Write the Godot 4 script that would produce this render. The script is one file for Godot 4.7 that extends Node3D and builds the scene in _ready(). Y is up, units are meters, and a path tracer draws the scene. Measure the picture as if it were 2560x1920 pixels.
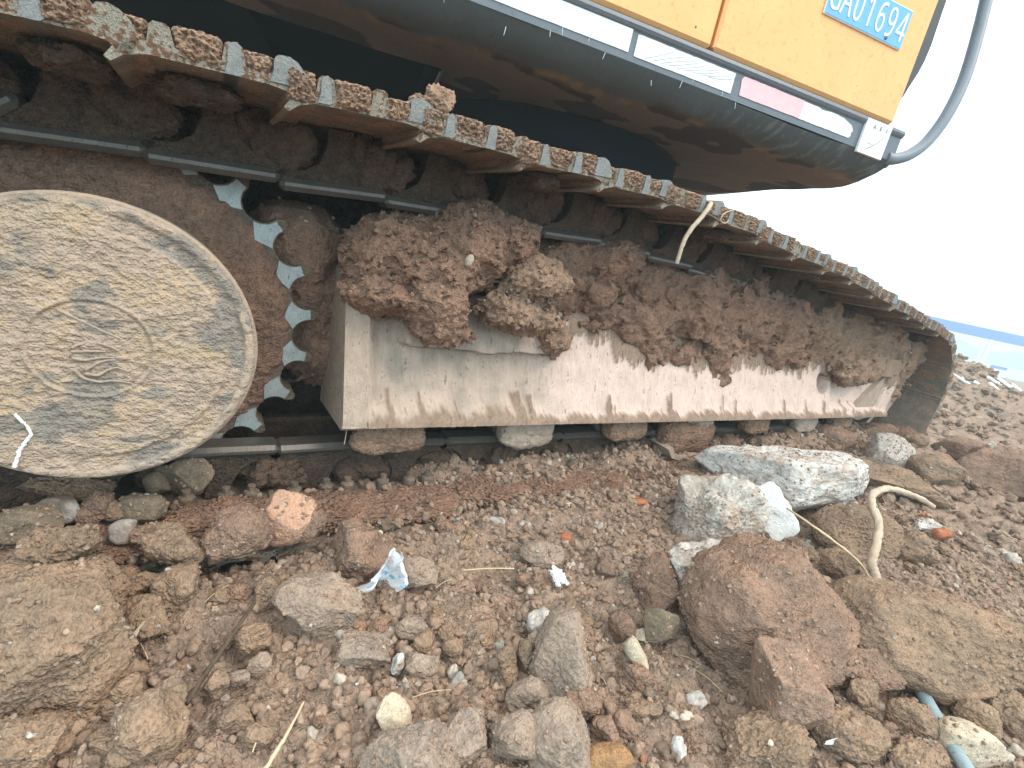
extends Node3D

const HEAP_FRONT := [[Vector3(0.535, 0.664, 0.080), Vector3(0.187, 0.099, 0.130)], [Vector3(0.655, 0.726, 0.090), Vector3(0.168, 0.084, 0.120)], [Vector3(0.544, 0.579, 0.150), Vector3(0.073, 0.091, 0.080)], [Vector3(0.431, 0.582, 0.090), Vector3(0.073, 0.062, 0.100)], [Vector3(0.585, 0.517, 0.150), Vector3(0.064, 0.030, 0.050)], [Vector3(0.682, 0.739, 0.120), Vector3(0.094, 0.056, 0.100)], [Vector3(0.775, 0.612, 0.120), Vector3(0.079, 0.050, 0.070)]]
const HEAP_CHUNK := [[Vector3(0.767, 0.663, 0.165), Vector3(0.105, 0.058, 0.075)], [Vector3(0.750, 0.586, 0.170), Vector3(0.111, 0.058, 0.070)], [Vector3(0.788, 0.673, 0.180), Vector3(0.065, 0.041, 0.060)], [Vector3(0.897, 0.524, 0.130), Vector3(0.051, 0.050, 0.050)]]
const HEAP_SECOND := [[Vector3(0.934, 0.666, 0.030), Vector3(0.115, 0.145, 0.090)], [Vector3(1.114, 0.743, -0.020), Vector3(0.202, 0.131, 0.100)], [Vector3(1.065, 0.729, 0.040), Vector3(0.147, 0.098, 0.100)], [Vector3(1.072, 0.762, 0.070), Vector3(0.100, 0.060, 0.100)], [Vector3(1.002, 0.629, 0.060), Vector3(0.073, 0.056, 0.060)], [Vector3(1.036, 0.657, 0.090), Vector3(0.074, 0.050, 0.060)], [Vector3(1.258, 0.695, 0.020), Vector3(0.088, 0.089, 0.100)]]
const HEAP_LONG := [[Vector3(1.219, 0.595, 0.070), Vector3(0.243, 0.079, 0.070)], [Vector3(1.484, 0.659, 0.050), Vector3(0.228, 0.166, 0.110)], [Vector3(1.763, 0.667, 0.050), Vector3(0.285, 0.156, 0.120)], [Vector3(2.047, 0.650, 0.060), Vector3(0.258, 0.158, 0.110)], [Vector3(1.295, 0.520, 0.100), Vector3(0.082, 0.072, 0.040)], [Vector3(1.611, 0.559, 0.100), Vector3(0.151, 0.079, 0.050)], [Vector3(2.075, 0.552, 0.100), Vector3(0.234, 0.078, 0.050)], [Vector3(1.061, 0.559, 0.100), Vector3(0.094, 0.026, 0.040)], [Vector3(1.664, 0.468, 0.120), Vector3(0.066, 0.067, 0.025)], [Vector3(1.446, 0.504, 0.110), Vector3(0.069, 0.046, 0.030)], [Vector3(1.366, 0.759, 0.000), Vector3(0.157, 0.083, 0.100)]]
const HEAP_END := [[Vector3(2.361, 0.652, 0.050), Vector3(0.267, 0.168, 0.100)], [Vector3(2.622, 0.655, 0.030), Vector3(0.302, 0.165, 0.120)], [Vector3(2.886, 0.653, 0.100), Vector3(0.311, 0.153, 0.090)], [Vector3(2.613, 0.525, 0.150), Vector3(0.247, 0.079, 0.050)], [Vector3(3.088, 0.579, 0.160), Vector3(0.160, 0.178, 0.045)]]
const HEAP_BEHIND := [[Vector3(0.314, 0.629, -0.060), Vector3(0.100, 0.103, 0.100)], [Vector3(0.358, 0.509, -0.070), Vector3(0.096, 0.113, 0.090)], [Vector3(0.374, 0.413, -0.060), Vector3(0.088, 0.119, 0.070)], [Vector3(0.244, 0.680, -0.080), Vector3(0.052, 0.047, 0.060)]]
const STROKE_A := [Vector2(-0.0340, 0.0536), Vector2(-0.0096, 0.0404), Vector2(0.0108, 0.0285), Vector2(0.0330, 0.0180)]
const STROKE_B := [Vector2(-0.0207, 0.0006), Vector2(-0.0104, 0.0079), Vector2(0.0018, 0.0112), Vector2(0.0211, 0.0050), Vector2(0.0310, -0.0011)]
const STROKE_C := [Vector2(-0.0217, -0.0046), Vector2(-0.0003, -0.0027), Vector2(0.0156, -0.0021)]
const STROKE_D := [Vector2(-0.0211, -0.0140), Vector2(-0.0058, -0.0160), Vector2(0.0102, -0.0117), Vector2(0.0255, -0.0113)]
const STROKE_E := [Vector2(-0.0070, -0.0312), Vector2(0.0047, -0.0210), Vector2(0.0155, -0.0155), Vector2(0.0264, -0.0141)]
const STROKE_F := [Vector2(-0.0190, -0.0306), Vector2(-0.0098, -0.0423), Vector2(0.0060, -0.0479), Vector2(0.0242, -0.0461), Vector2(0.0448, -0.0492)]
const STROKE_G := [Vector2(-0.0079, -0.0361), Vector2(0.0062, -0.0380), Vector2(0.0171, -0.0302), Vector2(0.0281, -0.0259), Vector2(0.0411, -0.0316)]
const DROPPING := [Vector2(-0.0825, -0.0978), Vector2(-0.0758, -0.1075), Vector2(-0.0676, -0.1262), Vector2(-0.0740, -0.1409), Vector2(-0.0804, -0.1556), Vector2(-0.0864, -0.1780)]
const ROOT := [Vector3(1.481, 0.131, 0.813), Vector3(1.494, 0.164, 0.786), Vector3(1.500, 0.184, 0.770), Vector3(1.531, 0.220, 0.755), Vector3(1.570, 0.258, 0.732), Vector3(1.590, 0.286, 0.699), Vector3(1.615, 0.307, 0.684), Vector3(1.680, 0.319, 0.687), Vector3(1.766, 0.308, 0.700), Vector3(1.885, 0.280, 0.715), Vector3(2.004, 0.244, 0.721)]
const STEM := [Vector3(1.484, 0.128, 0.810), Vector3(1.461, 0.161, 0.789), Vector3(1.438, 0.194, 0.762), Vector3(1.397, 0.224, 0.712), Vector3(1.373, 0.243, 0.652), Vector3(1.386, 0.243, 0.598)]
const TWIG := [Vector3(0.208, 0.134, 0.437), Vector3(0.185, 0.132, 0.475), Vector3(0.164, 0.129, 0.510), Vector3(0.143, 0.123, 0.540), Vector3(0.125, 0.115, 0.566)]
const TWIG_LOW := [Vector3(0.252, 0.117, 0.615), Vector3(0.231, 0.119, 0.647), Vector3(0.216, 0.116, 0.665), Vector3(0.200, 0.110, 0.681)]
const PIPE := [Vector3(1.249, 0.140, 0.939), Vector3(1.216, 0.142, 0.963), Vector3(1.121, 0.142, 1.034), Vector3(1.072, 0.141, 1.077), Vector3(1.042, 0.141, 1.101)]
const STRAW := [Vector3(0.561, 0.123, 0.447), Vector3(0.611, 0.124, 0.457), Vector3(0.663, 0.123, 0.471)]
const STRAW_LOW := [Vector3(0.191, 0.114, 0.656), Vector3(0.196, 0.118, 0.647), Vector3(0.202, 0.116, 0.639)]
const HANGING_ROOT := [Vector3(1.134, 0.920, 0.300), Vector3(1.117, 0.908, 0.312), Vector3(1.098, 0.881, 0.315), Vector3(1.077, 0.854, 0.315), Vector3(1.063, 0.822, 0.315), Vector3(1.060, 0.791, 0.315), Vector3(1.060, 0.768, 0.315)]
const CURL := [Vector3(1.220, 0.926, 0.312), Vector3(1.193, 0.916, 0.312), Vector3(1.175, 0.904, 0.312), Vector3(1.173, 0.890, 0.312), Vector3(1.191, 0.887, 0.312), Vector3(1.202, 0.896, 0.312)]
const DANGLE := [Vector3(0.389, 0.302, 0.170), Vector3(0.388, 0.281, 0.170), Vector3(0.387, 0.265, 0.170)]
const PLASTIC := [Vector3(0.360, 0.107, 0.429), Vector3(0.433, 0.109, 0.446), Vector3(0.401, 0.168, 0.510)]
const CAM_POS := Vector3(0.126, 0.7176, 1.1087)
const SIGHT_RIGHT := Vector3(0.8363, 0.2019, 0.5097)
const SIGHT_UP := Vector3(-0.0278, 0.9441, -0.3284)
const SIGHT_AHEAD := Vector3(0.5475, -0.2605, -0.7952)
const HUB_Y := 0.467
const HUB_Z := 0.2525
const PITCH := 0.19

var rng := RandomNumberGenerator.new()
var taken := {}
var M := {}
var tex := {}
var rough := FastNoiseLite.new()
var fine := FastNoiseLite.new()
var cells := FastNoiseLite.new()
var broad := FastNoiseLite.new()
var ico_cache := {}
var hero := []

# ---------------------------------------------------------------- naming
func numbered(called: String) -> String:
	if not taken.has(called):
		taken[called] = 0
		return called
	taken[called] += 1
	return "%s_%03d" % [called, taken[called]]

func tag(o: Node, label := "", category := "", group := "", kind := "") -> Node:
	if label: o.set_meta("label", label)
	if category: o.set_meta("category", category)
	if group: o.set_meta("group", group)
	if kind: o.set_meta("kind", kind)
	return o

func obj(called: String, mesh: Mesh, mat, parent: Node = self, at := Transform3D()) -> MeshInstance3D:
	var o := MeshInstance3D.new()
	if parent == self:
		o.name = numbered(called)
	else:
		var key := str(parent.get_instance_id()) + called
		taken[key] = taken.get(key, -1) + 1
		o.name = called if taken[key] == 0 else "%s_%03d" % [called, taken[key]]
	o.mesh = mesh
	o.transform = at
	if mat is Array:
		for k in mat.size():
			o.set_surface_override_material(k, mat[k])
	else:
		o.material_override = mat
	parent.add_child(o, true)
	return o

func base(called: String, label: String, category: String, at := Vector3.ZERO, group := "") -> Node3D:
	var o := Node3D.new()
	o.name = numbered(called)
	o.position = at
	add_child(o, true)
	tag(o, label, category, group)
	return o

# ---------------------------------------------------------------- meshes
func indexed(v: PackedVector3Array, f: PackedInt32Array, colors = null) -> ArrayMesh:
	var n := PackedVector3Array()
	n.resize(v.size())
	for t in range(0, f.size(), 3):
		var a := f[t]
		var b := f[t + 1]
		var c := f[t + 2]
		var d := (v[c] - v[a]).cross(v[b] - v[a])
		n[a] += d
		n[b] += d
		n[c] += d
	for k in n.size():
		n[k] = n[k].normalized()
	var arrays := []
	arrays.resize(Mesh.ARRAY_MAX)
	arrays[Mesh.ARRAY_VERTEX] = v
	arrays[Mesh.ARRAY_NORMAL] = n
	arrays[Mesh.ARRAY_INDEX] = f
	if colors != null: arrays[Mesh.ARRAY_COLOR] = colors
	var m := ArrayMesh.new()
	m.add_surface_from_arrays(Mesh.PRIMITIVE_TRIANGLES, arrays)
	return m

class Soup:
	var v := PackedVector3Array()
	var n := PackedVector3Array()
	func tri(a: Vector3, b: Vector3, c: Vector3, out: Vector3) -> void:
		var d := (c - a).cross(b - a)
		if d.length_squared() < 1e-16: return
		d = d.normalized()
		if d.dot(out) < 0.0:
			v.append_array([a, c, b])
			d = -d
		else:
			v.append_array([a, b, c])
		n.append_array([d, d, d])
	func quad(a: Vector3, b: Vector3, c: Vector3, d: Vector3, out: Vector3) -> void:
		tri(a, b, c, out)
		tri(a, c, d, out)
	func smooth_tri(a, b, c, na, nb, nc) -> void:
		if (c - a).cross(b - a).dot(na + nb + nc) < 0.0:
			v.append_array([a, c, b])
			n.append_array([na, nc, nb])
		else:
			v.append_array([a, b, c])
			n.append_array([na, nb, nc])
	func done(into: ArrayMesh = null) -> ArrayMesh:
		var arrays := []
		arrays.resize(Mesh.ARRAY_MAX)
		arrays[Mesh.ARRAY_VERTEX] = v
		arrays[Mesh.ARRAY_NORMAL] = n
		var m := into if into else ArrayMesh.new()
		m.add_surface_from_arrays(Mesh.PRIMITIVE_TRIANGLES, arrays)
		return m

func add_box(s: Soup, lo: Vector3, hi: Vector3, bevel := 0.004, t := Transform3D()) -> void:
	var c := (lo + hi) / 2.0
	var h := (hi - lo) / 2.0
	bevel = minf(bevel, minf(h.x, minf(h.y, h.z)) * 0.9)
	var p := func(sx: float, sy: float, sz: float, axis: int) -> Vector3:
		var q := Vector3(sx * (h.x - (0.0 if axis == 0 else bevel)), sy * (h.y - (0.0 if axis == 1 else bevel)), sz * (h.z - (0.0 if axis == 2 else bevel)))
		return t * (c + q)
	for axis in 3:
		var u := (axis + 1) % 3
		var w := (axis + 2) % 3
		for sg in [-1.0, 1.0]:
			var e := []
			for k in [[-1.0, -1.0], [1.0, -1.0], [1.0, 1.0], [-1.0, 1.0]]:
				var a := Vector3.ZERO
				a[axis] = sg
				a[u] = k[0]
				a[w] = k[1]
				e.append(p.call(a.x, a.y, a.z, axis))
			var out := Vector3.ZERO
			out[axis] = sg
			s.quad(e[0], e[1], e[2], e[3], t.basis * out)
		if bevel > 0.0:
			for s1 in [-1.0, 1.0]:
				for s2 in [-1.0, 1.0]:
					var a := Vector3.ZERO
					a[u] = s1
					a[w] = s2
					var b := a
					a[axis] = -1.0
					b[axis] = 1.0
					s.quad(p.call(a.x, a.y, a.z, u), p.call(b.x, b.y, b.z, u), p.call(b.x, b.y, b.z, w), p.call(a.x, a.y, a.z, w), t.basis * ((a + b) / 2.0))
	if bevel > 0.0:
		for sx in [-1.0, 1.0]:
			for sy in [-1.0, 1.0]:
				for sz in [-1.0, 1.0]:
					s.tri(p.call(sx, sy, sz, 0), p.call(sx, sy, sz, 1), p.call(sx, sy, sz, 2), t.basis * Vector3(sx, sy, sz))

func box(lo: Vector3, hi: Vector3, bevel := 0.004) -> ArrayMesh:
	var s := Soup.new()
	add_box(s, lo, hi, bevel)
	return s.done()

# a polygon in (a, b), pushed along c; axes are given by the basis columns; caps go to a second surface when asked
func extrude(poly: PackedVector2Array, from: float, to: float, t: Transform3D, caps_apart := false) -> ArrayMesh:
	var s := Soup.new()
	var area := 0.0
	for k in poly.size():
		area += poly[k].cross(poly[(k + 1) % poly.size()])
	for k in poly.size():
		var a := poly[k]
		var b := poly[(k + 1) % poly.size()]
		var out := Vector2(b.y - a.y, a.x - b.x) * signf(area)
		s.quad(t * Vector3(a.x, a.y, from), t * Vector3(b.x, b.y, from), t * Vector3(b.x, b.y, to), t * Vector3(a.x, a.y, to), t.basis * Vector3(out.x, out.y, 0))
	var m := s.done() if caps_apart else null
	if caps_apart: s = Soup.new()
	var f := Geometry2D.triangulate_polygon(poly)
	for k in range(0, f.size(), 3):
		for e in [from, to]:
			var q := []
			for j in 3: q.append(t * Vector3(poly[f[k + j]].x, poly[f[k + j]].y, e))
			s.tri(q[0], q[1], q[2], t.basis * Vector3(0, 0, -1.0 if e == minf(from, to) else 1.0))
	return s.done(m)

# profile of (radius, along) turned round the z axis
func lathe(profile: Array, segs := 48, t := Transform3D()) -> ArrayMesh:
	var s := Soup.new()
	for k in profile.size() - 1:
		var a: Vector2 = profile[k]
		var b: Vector2 = profile[k + 1]
		var d := b - a
		var nr := Vector2(d.y, -d.x).normalized()
		for j in segs:
			var u0 := TAU * j / segs
			var u1 := TAU * (j + 1) / segs
			var r0 := Vector3(cos(u0), sin(u0), 0)
			var r1 := Vector3(cos(u1), sin(u1), 0)
			var n0 := t.basis * (r0 * nr.x + Vector3(0, 0, nr.y))
			var n1 := t.basis * (r1 * nr.x + Vector3(0, 0, nr.y))
			var p00 := t * (r0 * a.x + Vector3(0, 0, a.y))
			var p10 := t * (r1 * a.x + Vector3(0, 0, a.y))
			var p01 := t * (r0 * b.x + Vector3(0, 0, b.y))
			var p11 := t * (r1 * b.x + Vector3(0, 0, b.y))
			if a.x > 1e-6: s.smooth_tri(p00, p10, p11, n0, n1, n1)
			if b.x > 1e-6: s.smooth_tri(p00, p11, p01, n0, n1, n0)
	return s.done()

func curve(points: Array, steps: int) -> PackedVector3Array:
	var out := PackedVector3Array()
	for k in points.size() - 1:
		var a: Vector3 = points[maxi(k - 1, 0)]
		var b: Vector3 = points[k]
		var c: Vector3 = points[k + 1]
		var d: Vector3 = points[mini(k + 2, points.size() - 1)]
		for j in steps:
			out.append(b.cubic_interpolate(c, a, d, float(j) / steps))
	out.append(points[points.size() - 1])
	return out

func tube(points: Array, r0: float, r1: float, sides := 10, steps := 6, wobble := 0.0) -> ArrayMesh:
	var p := curve(points, steps)
	var v := PackedVector3Array()
	var f := PackedInt32Array()
	var up := Vector3(0.31, 0.9, 0.2).normalized()
	for k in p.size():
		var dir := (p[mini(k + 1, p.size() - 1)] - p[maxi(k - 1, 0)]).normalized()
		var a := (up - dir * up.dot(dir)).normalized()
		up = a
		var b := dir.cross(a)
		var share := float(k) / (p.size() - 1)
		var r := lerpf(r0, r1, share)
		for j in sides:
			var w := TAU * j / sides
			var q := a * cos(w) + b * sin(w)
			v.append(p[k] + q * r * (1.0 + wobble * fine.get_noise_3dv((p[k] + q * r) * 2.0)))
	for k in p.size() - 1:
		for j in sides:
			var j2 := (j + 1) % sides
			f.append_array([k * sides + j, (k + 1) * sides + j2, k * sides + j2, k * sides + j, (k + 1) * sides + j, (k + 1) * sides + j2])
	for e in [0, p.size() - 1]:
		v.append(p[e])
		for j in sides:
			var j2 := (j + 1) % sides
			if e == 0: f.append_array([v.size() - 1, e * sides + j, e * sides + j2])
			else: f.append_array([v.size() - 1, e * sides + j2, e * sides + j])
	var m := indexed(v, f)
	return outward(m, v, f)

# turns the faces over when most of them look inwards
func outward(m: ArrayMesh, v: PackedVector3Array, f: PackedInt32Array) -> ArrayMesh:
	var vol := 0.0
	for k in range(0, f.size(), 3):
		vol += v[f[k]].dot(v[f[k + 2]].cross(v[f[k + 1]]))
	if vol >= 0.0: return m
	var g := f.duplicate()
	for k in range(0, g.size(), 3):
		var h := g[k + 1]
		g[k + 1] = g[k + 2]
		g[k + 2] = h
	return indexed(v, g)

# a sheet of (across + 1) x (down + 1) points from a function of two shares
func sheet(across: int, down: int, at: Callable, toward: Vector3, tint = null) -> ArrayMesh:
	var v := PackedVector3Array()
	var colors = PackedColorArray() if tint != null else null
	var f := PackedInt32Array()
	for j in down + 1:
		for i in across + 1:
			v.append(at.call(float(i) / across, float(j) / down))
			if tint != null: colors.append(tint.call(v[v.size() - 1]))
	for j in down:
		for i in across:
			var a := j * (across + 1) + i
			f.append_array([a, a + 1, a + across + 2, a, a + across + 2, a + across + 1])
	var total := Vector3.ZERO
	for k in range(0, f.size(), 3):
		total += (v[f[k + 2]] - v[f[k]]).cross(v[f[k + 1]] - v[f[k]])
	if total.dot(toward) < 0.0:
		for k in range(0, f.size(), 3):
			var h := f[k + 1]
			f[k + 1] = f[k + 2]
			f[k + 2] = h
	return indexed(v, f, colors)

func ico(level: int) -> Array:
	if ico_cache.has(level): return ico_cache[level]
	var v := PackedVector3Array()
	var f := PackedInt32Array()
	if level == 0:
		var g := (1.0 + sqrt(5.0)) / 2.0
		for p in [Vector3(-1, g, 0), Vector3(1, g, 0), Vector3(-1, -g, 0), Vector3(1, -g, 0), Vector3(0, -1, g), Vector3(0, 1, g), Vector3(0, -1, -g), Vector3(0, 1, -g), Vector3(g, 0, -1), Vector3(g, 0, 1), Vector3(-g, 0, -1), Vector3(-g, 0, 1)]:
			v.append(p.normalized())
		f = PackedInt32Array([0, 5, 11, 0, 1, 5, 0, 7, 1, 0, 10, 7, 0, 11, 10, 1, 9, 5, 5, 4, 11, 11, 2, 10, 10, 6, 7, 7, 8, 1, 3, 4, 9, 3, 2, 4, 3, 6, 2, 3, 8, 6, 3, 9, 8, 4, 5, 9, 2, 11, 4, 6, 10, 2, 8, 7, 6, 9, 1, 8])
	else:
		var from := ico(level - 1)
		v = from[0].duplicate()
		var old: PackedInt32Array = from[1]
		var mids := {}
		for t in range(0, old.size(), 3):
			var m := [0, 0, 0]
			for e in 3:
				var a := old[t + e]
				var b := old[t + (e + 1) % 3]
				var key := mini(a, b) * 1000000 + maxi(a, b)
				if not mids.has(key):
					mids[key] = v.size()
					v.append((v[a] + v[b]).normalized())
				m[e] = mids[key]
			f.append_array([old[t], m[0], m[2], old[t + 1], m[1], m[0], old[t + 2], m[2], m[1], m[0], m[1], m[2]])
	ico_cache[level] = [v, f]
	return ico_cache[level]

# a stone or clod: a rounded block cut by a few planes and roughened
func stone(seed_: int, level: int, radii: Vector3, boxy: float, lumps: float, crumbs: float, cuts: int) -> ArrayMesh:
	var r := RandomNumberGenerator.new()
	r.seed = seed_ * 7919 + 13
	var from := ico(level)
	var dirs: PackedVector3Array = from[0]
	var planes := []
	for k in cuts:
		var n := Vector3(r.randfn(), r.randfn(), r.randfn()).normalized()
		planes.append([n, r.randf_range(0.62, 0.92)])
	var shift := Vector3(r.randf(), r.randf(), r.randf()) * 40.0
	var v := PackedVector3Array()
	v.resize(dirs.size())
	var small := minf(radii.x, minf(radii.y, radii.z))
	var size := (radii.x + radii.y + radii.z) / 3.0
	for k in dirs.size():
		var d := dirs[k]
		var q := pow(pow(absf(d.x), boxy) + pow(absf(d.y), boxy) + pow(absf(d.z), boxy), -1.0 / boxy)
		for p in planes:
			var c: float = p[0].dot(d)
			if c > 0.05: q = minf(q, p[1] / c)
		var w := d * q * radii
		var big := rough.get_noise_3dv(w / size * 0.7 + shift)
		var mid := rough.get_noise_3dv(w * 9.0 / sqrt(size * 10.0) + shift)
		var little := fine.get_noise_3dv(w + shift)
		var pits := cells.get_noise_3dv(w + shift)
		v[k] = w + (w / maxf(w.length(), 1e-6)) * (small * lumps * (0.9 * big + 0.8 * mid) + crumbs * (little * 1.3 + pits * 0.8))
	return indexed(v, from[1])

# the surface of a field on a grid (surface nets)
func nets(lo: Vector3, hi: Vector3, cell: float, field: Callable) -> ArrayMesh:
	var nx := int((hi.x - lo.x) / cell) + 2
	var ny := int((hi.y - lo.y) / cell) + 2
	var nz := int((hi.z - lo.z) / cell) + 2
	var d := PackedFloat32Array()
	d.resize(nx * ny * nz)
	var at := 0
	for k in nz:
		for j in ny:
			for i in nx:
				d[at] = field.call(lo + Vector3(i, j, k) * cell)
				at += 1
	var v := PackedVector3Array()
	var f := PackedInt32Array()
	var where := PackedInt32Array()
	where.resize(nx * ny * nz)
	where.fill(-1)
	var sy := nx
	var sz := nx * ny
	var offs := PackedInt32Array([0, 1, sy, sy + 1, sz, sz + 1, sz + sy, sz + sy + 1])
	var corner := [Vector3(0, 0, 0), Vector3(1, 0, 0), Vector3(0, 1, 0), Vector3(1, 1, 0), Vector3(0, 0, 1), Vector3(1, 0, 1), Vector3(0, 1, 1), Vector3(1, 1, 1)]
	var edges := [[0, 1], [0, 2], [0, 4], [1, 3], [1, 5], [2, 3], [2, 6], [3, 7], [4, 5], [4, 6], [5, 7], [6, 7]]
	for k in nz - 1:
		for j in ny - 1:
			at = k * sz + j * sy
			for i in nx - 1:
				var inside := 0
				for c in offs:
					if d[at + c] < 0.0: inside += 1
				if inside > 0 and inside < 8:
					var sum := Vector3.ZERO
					var count := 0
					for e in edges:
						var a := d[at + offs[e[0]]]
						var b := d[at + offs[e[1]]]
						if (a < 0.0) != (b < 0.0):
							sum += corner[e[0]].lerp(corner[e[1]], a / (a - b))
							count += 1
					where[at] = v.size()
					v.append(lo + (Vector3(i, j, k) + sum / count) * cell)
				at += 1
	for k in range(1, nz - 1):
		for j in range(1, ny - 1):
			at = k * sz + j * sy + 1
			for i in range(1, nx - 1):
				var a := d[at] < 0.0
				for axis in 3:
					var step := 1 if axis == 0 else sy if axis == 1 else sz
					var b := d[at + step] < 0.0
					if a != b:
						var u := sy if axis == 0 else sz if axis == 1 else 1
						var w := sz if axis == 0 else 1 if axis == 1 else sy
						var p := where[at - u - w]
						var q := where[at - w]
						var r := where[at]
						var s := where[at - u]
						if p < 0 or q < 0 or r < 0 or s < 0: continue
						if a: f.append_array([p, r, q, p, s, r])
						else: f.append_array([p, q, r, p, r, s])
				at += 1
	return outward(indexed(v, f), v, f)

# packed mud: joined ellipsoids with a crumbling skin
func mud(blobs: Array, cell: float, coarse: float, crumbly: float, shift: Vector3, floor_z := -9.0) -> ArrayMesh:
	var lo := Vector3.INF
	var hi := -Vector3.INF
	for b in blobs:
		lo = lo.min(b[0] - b[1])
		hi = hi.max(b[0] + b[1])
	lo -= Vector3.ONE * 0.03
	hi += Vector3.ONE * 0.03
	var centres := PackedVector3Array()
	var inverse := PackedVector3Array()
	var least := PackedFloat32Array()
	for b in blobs:
		centres.append(b[0])
		inverse.append(Vector3.ONE / b[1])
		least.append(minf(b[1].x, minf(b[1].y, b[1].z)))
	var n := centres.size()
	return nets(lo, hi, cell, func(p: Vector3) -> float:
		var d := 1.0
		for k in n:
			var e := (p - centres[k]) * inverse[k]
			var g := (e.length() - 1.0) * least[k]
			var h := clampf(0.5 + 0.5 * (d - g) / 0.02, 0.0, 1.0)
			d = lerpf(d, g, h) - 0.02 * h * (1.0 - h)
		if absf(d) < 0.06:
			var q := p + shift
			d -= coarse * (rough.get_noise_3dv(q * 7.0) + 0.55 * rough.get_noise_3dv(q * 21.0)) + crumbly * (1.1 * cells.get_noise_3dv(q * 0.28) + 0.6 * cells.get_noise_3dv(q * 0.7) + 0.6 + 1.0 * fine.get_noise_3dv(q * 0.6))
		return d)

# ---------------------------------------------------------------- surfaces
const SIDE := 1024

func grey(seed_: int, freq: float, octaves: int, kind := 0, wide := SIDE, high := SIDE) -> PackedByteArray:
	var n := FastNoiseLite.new()
	n.seed = seed_
	n.frequency = freq
	n.fractal_octaves = octaves
	n.noise_type = FastNoiseLite.TYPE_SIMPLEX_SMOOTH
	if kind == 1:
		n.noise_type = FastNoiseLite.TYPE_CELLULAR
		n.cellular_return_type = FastNoiseLite.RETURN_DISTANCE
	if kind == 2: n.fractal_type = FastNoiseLite.FRACTAL_RIDGED
	var im := n.get_seamless_image(wide, high)
	im.convert(Image.FORMAT_L8)
	if wide != SIDE or high != SIDE: im.resize(SIDE, SIDE, Image.INTERPOLATE_CUBIC)
	return im.get_data()

func picture(data: PackedByteArray, format := Image.FORMAT_RGB8) -> ImageTexture:
	return ImageTexture.create_from_image(Image.create_from_data(SIDE, SIDE, false, format, data))

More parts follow.
